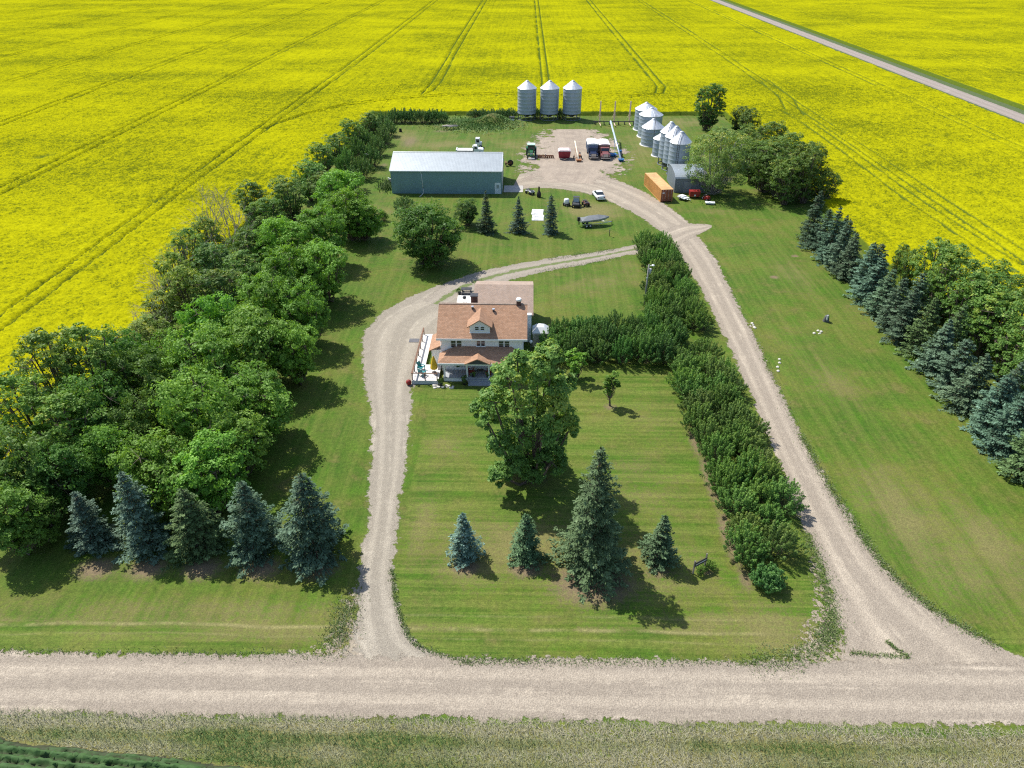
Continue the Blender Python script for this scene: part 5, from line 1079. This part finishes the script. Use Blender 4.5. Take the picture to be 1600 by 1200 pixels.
t = thing('lawn_post', 'short dark hydrant post on the lawn south of the boat', 'hydrant', (*at(952, 369)[:2], 0)); MB().cyl((0, 0, 0), (0, 0, 1.2), .06, n=8).build('pipe', DARK, t); MB().box((0, -.1, 1.2), (.14, .4, .12)).build('head', DARK, t); MB().cyl((0, 0, 1.2), (.35, .1, 1.45), .02, n=5).build('handle', DARK, t)
# yard light pole
px_, py_, _ = at(1007, 476); t = thing('yard_light', 'tall grey yard light pole with transformer at the lane hedge', 'lamp', (px_, py_, 0)); MB().cyl((0, 0, 0), (0, 0, 6.2), .13, .10, 8).build('pole', mat('weathered_pole', (.28, .27, .26), .9), t); MB().cyl((.28, 0, 4.9), (.28, 0, 5.6), .16, n=10).build('transformer', mat('grey_can', (.45, .46, .48), .5), t)
MB().tube([(0, 0, 6.0), (.5, -.2, 6.25)], .03).build('arm', STEEL, t); MB().lathe([(.02, .1), (.2, .08), (.22, 0), (.16, -.06), (.01, -.1)], 10).build('lamp_head', WHITE, t, loc=(.55, -.22, 6.2)); MB().box((-.1, -.12, 4.2), (.2, .1, .3)).build('meter_box', STEEL, t)
# small red tractor by the hedge
t = thing('small_tractor', 'small red tractor with white sunshade parked against the west hedge', 'tractor', (-36.6, 163.0, 0)); RD = mat('tractor_red', (.42, .05, .025), .5)
MB().prism([(.1, .6), (1.5, .6), (1.5, 1.2), (.2, 1.1)], -.3, .3).build('hood', RD, t, bevel=.04); MB().b2(-.3, .3, 1.8, 2.2, .8, .95).build('seat', BLACK, t); MB().b2(-.75, .75, 1.4, 2.7, 2.25, 2.32).build('sunshade', WHITE, t)
for s in (-1, 1): MB().b2(s*.6-.03, s*.6+.03, 2.35, 2.41, .8, 2.248).build('sunshade_post', DARK, t); wheel(t, (s*.5, .4, .35), .35, .2, 'X', RD); wheel(t, (s*.6, 2.1, .6), .6, .3, 'X', RD)
MB().b2(-.28, .28, 1.5, 2.4, .5, .78).build('frame', DARK, t)
tag(MB().lathe([(.45, -.05), (.38, .3), (.34, .75), (.30, .85), (.15, .80), (.01, .78)], 11, sm=False).build('tree_stump', mat('charred_wood', (.02, .018, .016), .9), None, loc=(-33.8, 196.5, 0)), 'black charred stump by the north-west corner of the yard', 'stump')
# junk at the shed end
for i, (dx, dy, L2, m_, lb) in enumerate(((0, 0, 2.2, WHITE, 'white board leaning in the scrap pile at the shed end'), (.3, .6, 1.6, STEEL, 'grey metal sheet in the scrap pile at the shed end'), (-.4, -.5, 1.8, DARK, 'dark plank on the scrap pile at the shed end'))):
    tag(MB().box((0, 0, .55), (L2, .5, .06), rz=.4+i*.9, ry=.5-.3*i).box((.1, .1, .3), (L2*.6, .3, .1), rz=1.2*i).build('scrap_board', m_, None, loc=(-28.6+dx, 151.6+dy, 0)), lb, 'scrap')
for i in range(9): tag(MB().cyl((-1.3, 0, 0), (1.3, 0, 0), .13, .10, 7).build('log', GREYBARK, None, loc=(-21.2+.5*(i % 5)-.4, 199.0+.28*(i % 4), .95+.05*(i % 2)), rz=rk.uniform(-.6, .6)), 'weathered log on the brush pile at the earth mound', 'log', 'logs on the brush pile')
t = thing('well_box', 'white box with dark lid near the hopper bins', 'box', (*at(800, 190)[:2], 0)); MB().b2(-.6, .6, -.5, .5, 0, .9).build('box', WHITE, t); MB().b2(-.7, .7, -.6, .6, .9, 1.3).build('lid', DARK, t)
t = thing('wheeled_implement', 'small rusty implement with a large iron wheel at the shed corner', 'implement', (-4.0, 164.6, 0)); wheel(t, (.4, 0, .7), .7, .12, 'Y', RUST); MB().b2(-.8, .6, -.3, -.1, .5, .65).b2(-.8, -.5, -.6, .5, .3, .9).build('frame', RUST, t); MB().tube([(.3, -.2, .6), (.35, -.2, 2.0)], .03).build('lever', DARK, t)
# by the quonset
t = thing('red_hopper_bin', 'dark red feed hopper cart in front of the grey quonset', 'cart', (*at(1085, 310)[:2], 0)); MB().box((0, .5, .9), (1.9, 1.2, 1.1), taper=(1.12, 1.1)).build('body', REDP, t); MB().b2(-.15, .15, -.18, -.12, .5, .8).build('label_plate', WHITE, t)
for s in (-1, 1): wheel(t, (s*.8, .5, .32), .32, .2)
t = thing('utility_trailer', 'small flat white trailer beside the orange container', 'trailer', (*at(1067, 312)[:2], 0), R(35)); MB().b2(-.7, .7, -1.0, 1.0, .45, .6).b2(-.6, .6, -.3, .9, .601, .8).build('deck', WHITE, t); MB().tube([(-.4, -1, .5), (0, -2.1, .45), (.4, -1, .5)], .04).build('drawbar', STEEL, t)
for s in (-1, 1): wheel(t, (s*.8, .1, .3), .3, .18)
t = thing('ride_on_mower', 'red ride-on mower parked by the pale ash trunk', 'mower', (*at(1103, 312)[:2], 0), R(30)); MB().prism([(-.9, .3), (.8, .3), (.8, .5), (.1, .55), (-.1, .85), (-.85, .8)], -.3, .3).build('body', REDP, t, bevel=.04); MB().box((0, .45, .72), (.5, .4, .3)).build('seat', BLACK, t); MB().cyl((0, -.05, .85), (0, .1, 1.05), .16, .16, 10).build('steering_wheel', DARK, t); MB().b2(-.55, .55, -.3, .4, .12, .26).build('cutting_deck', REDP, t)
for s in (-1, 1): wheel(t, (s*.4, -.65, .2), .2, .15); wheel(t, (s*.42, .55, .28), .28, .2)
t = thing('cart_tray', 'small white cart top lying on grass near the red mower', 'cart', (*at(1109, 319)[:2], 0), R(-10)); MB().box((0, 0, .3), (1.7, .9, .25), taper=(1.1, 1.1)).build('tray', WHITE, t); MB().box((0, 0, .09), (1.3, .6, .17)).build('base', DARK, t)
# east lawn marker and stones
t = thing('boulder_marker', 'dark upright boulder with a pale side on the east lawn', 'boulder', (*at(1290, 502)[:2], 0)); MB().add([(-.4, -.3, -.05), (.4, -.35, -.05), (.45, .3, -.05), (-.35, .35, -.05), (-.25, -.2, .9), (.2, -.25, 1.1), (.25, .2, 1.05), (-.2, .2, .85)], [(0, 1, 5, 4), (1, 2, 6, 5), (2, 3, 7, 6), (3, 0, 4, 7), (4, 5, 6, 7)]).build('rock', mat('dark_rock', (.10, .105, .10), .9, var=.4), t, bevel=.08); MB().box((-.05, -.33, .7), (.2, .06, .75), rx=.08).build('plaque', WHITE, t)
PALE = mat('pale_stone', (.60, .57, .50), .9, var=.2)
def stones(pts, grp, lab, smin=.10, smax=.22):
    for x, y in pts:
        r_ = rk.uniform(smin, smax); X, Y, _ = at(x, y); X += rk.gauss(0, .12); Y += rk.gauss(0, .15)
        tag(MB().lathe([(.01, -.03), (r_, .0), (r_*1.05, r_*.4), (r_*.6, r_*.8), (.01, r_*.9)], 6, sm=False).build('field_stone', PALE, None, loc=(X, Y, 0), rz=rk.random()*6), lab, 'stone', grp)
stones([(1277, 518), (1280, 519), (1283, 520), (1273, 521), (1279, 522)], 'stones by the boulder', 'pale stone scattered beside the dark boulder')
stones([(1175, 506), (1178, 509), (1181, 513), (1177, 512), (1172, 507)], 'stones at the lane bend', 'white stone piled at the edge of the lane')
stones([(1217, 568), (1216, 575), (1214, 580), (1219, 562)], 'stones along the lane verge', 'pale stone on the verge farther along the lane')
# sign
sgx = at(1088, 893); t = thing('lawn_sign', 'slanted dark name board on posts beside the small dense spruce', 'sign', (sgx[0]+.1, sgx[1], 0), R(28))
for x in (-.5, .7): MB().b2(x-.05, x+.05, -.05, .05, 0, 1.5+.3*(x > 0)).build('post', mat('grey_wood', (.22, .2, .18), .9), t)
MB().box((.1, -.075, 1.15), (1.35, .04, .5), ry=-.12).build('board', mat('sign_dark', (.06, .055, .05), .7), t); MB().box((.1, -.1, 1.15), (1.1, .012, .06), ry=-.12).build('board_stripe', WHITE, t)
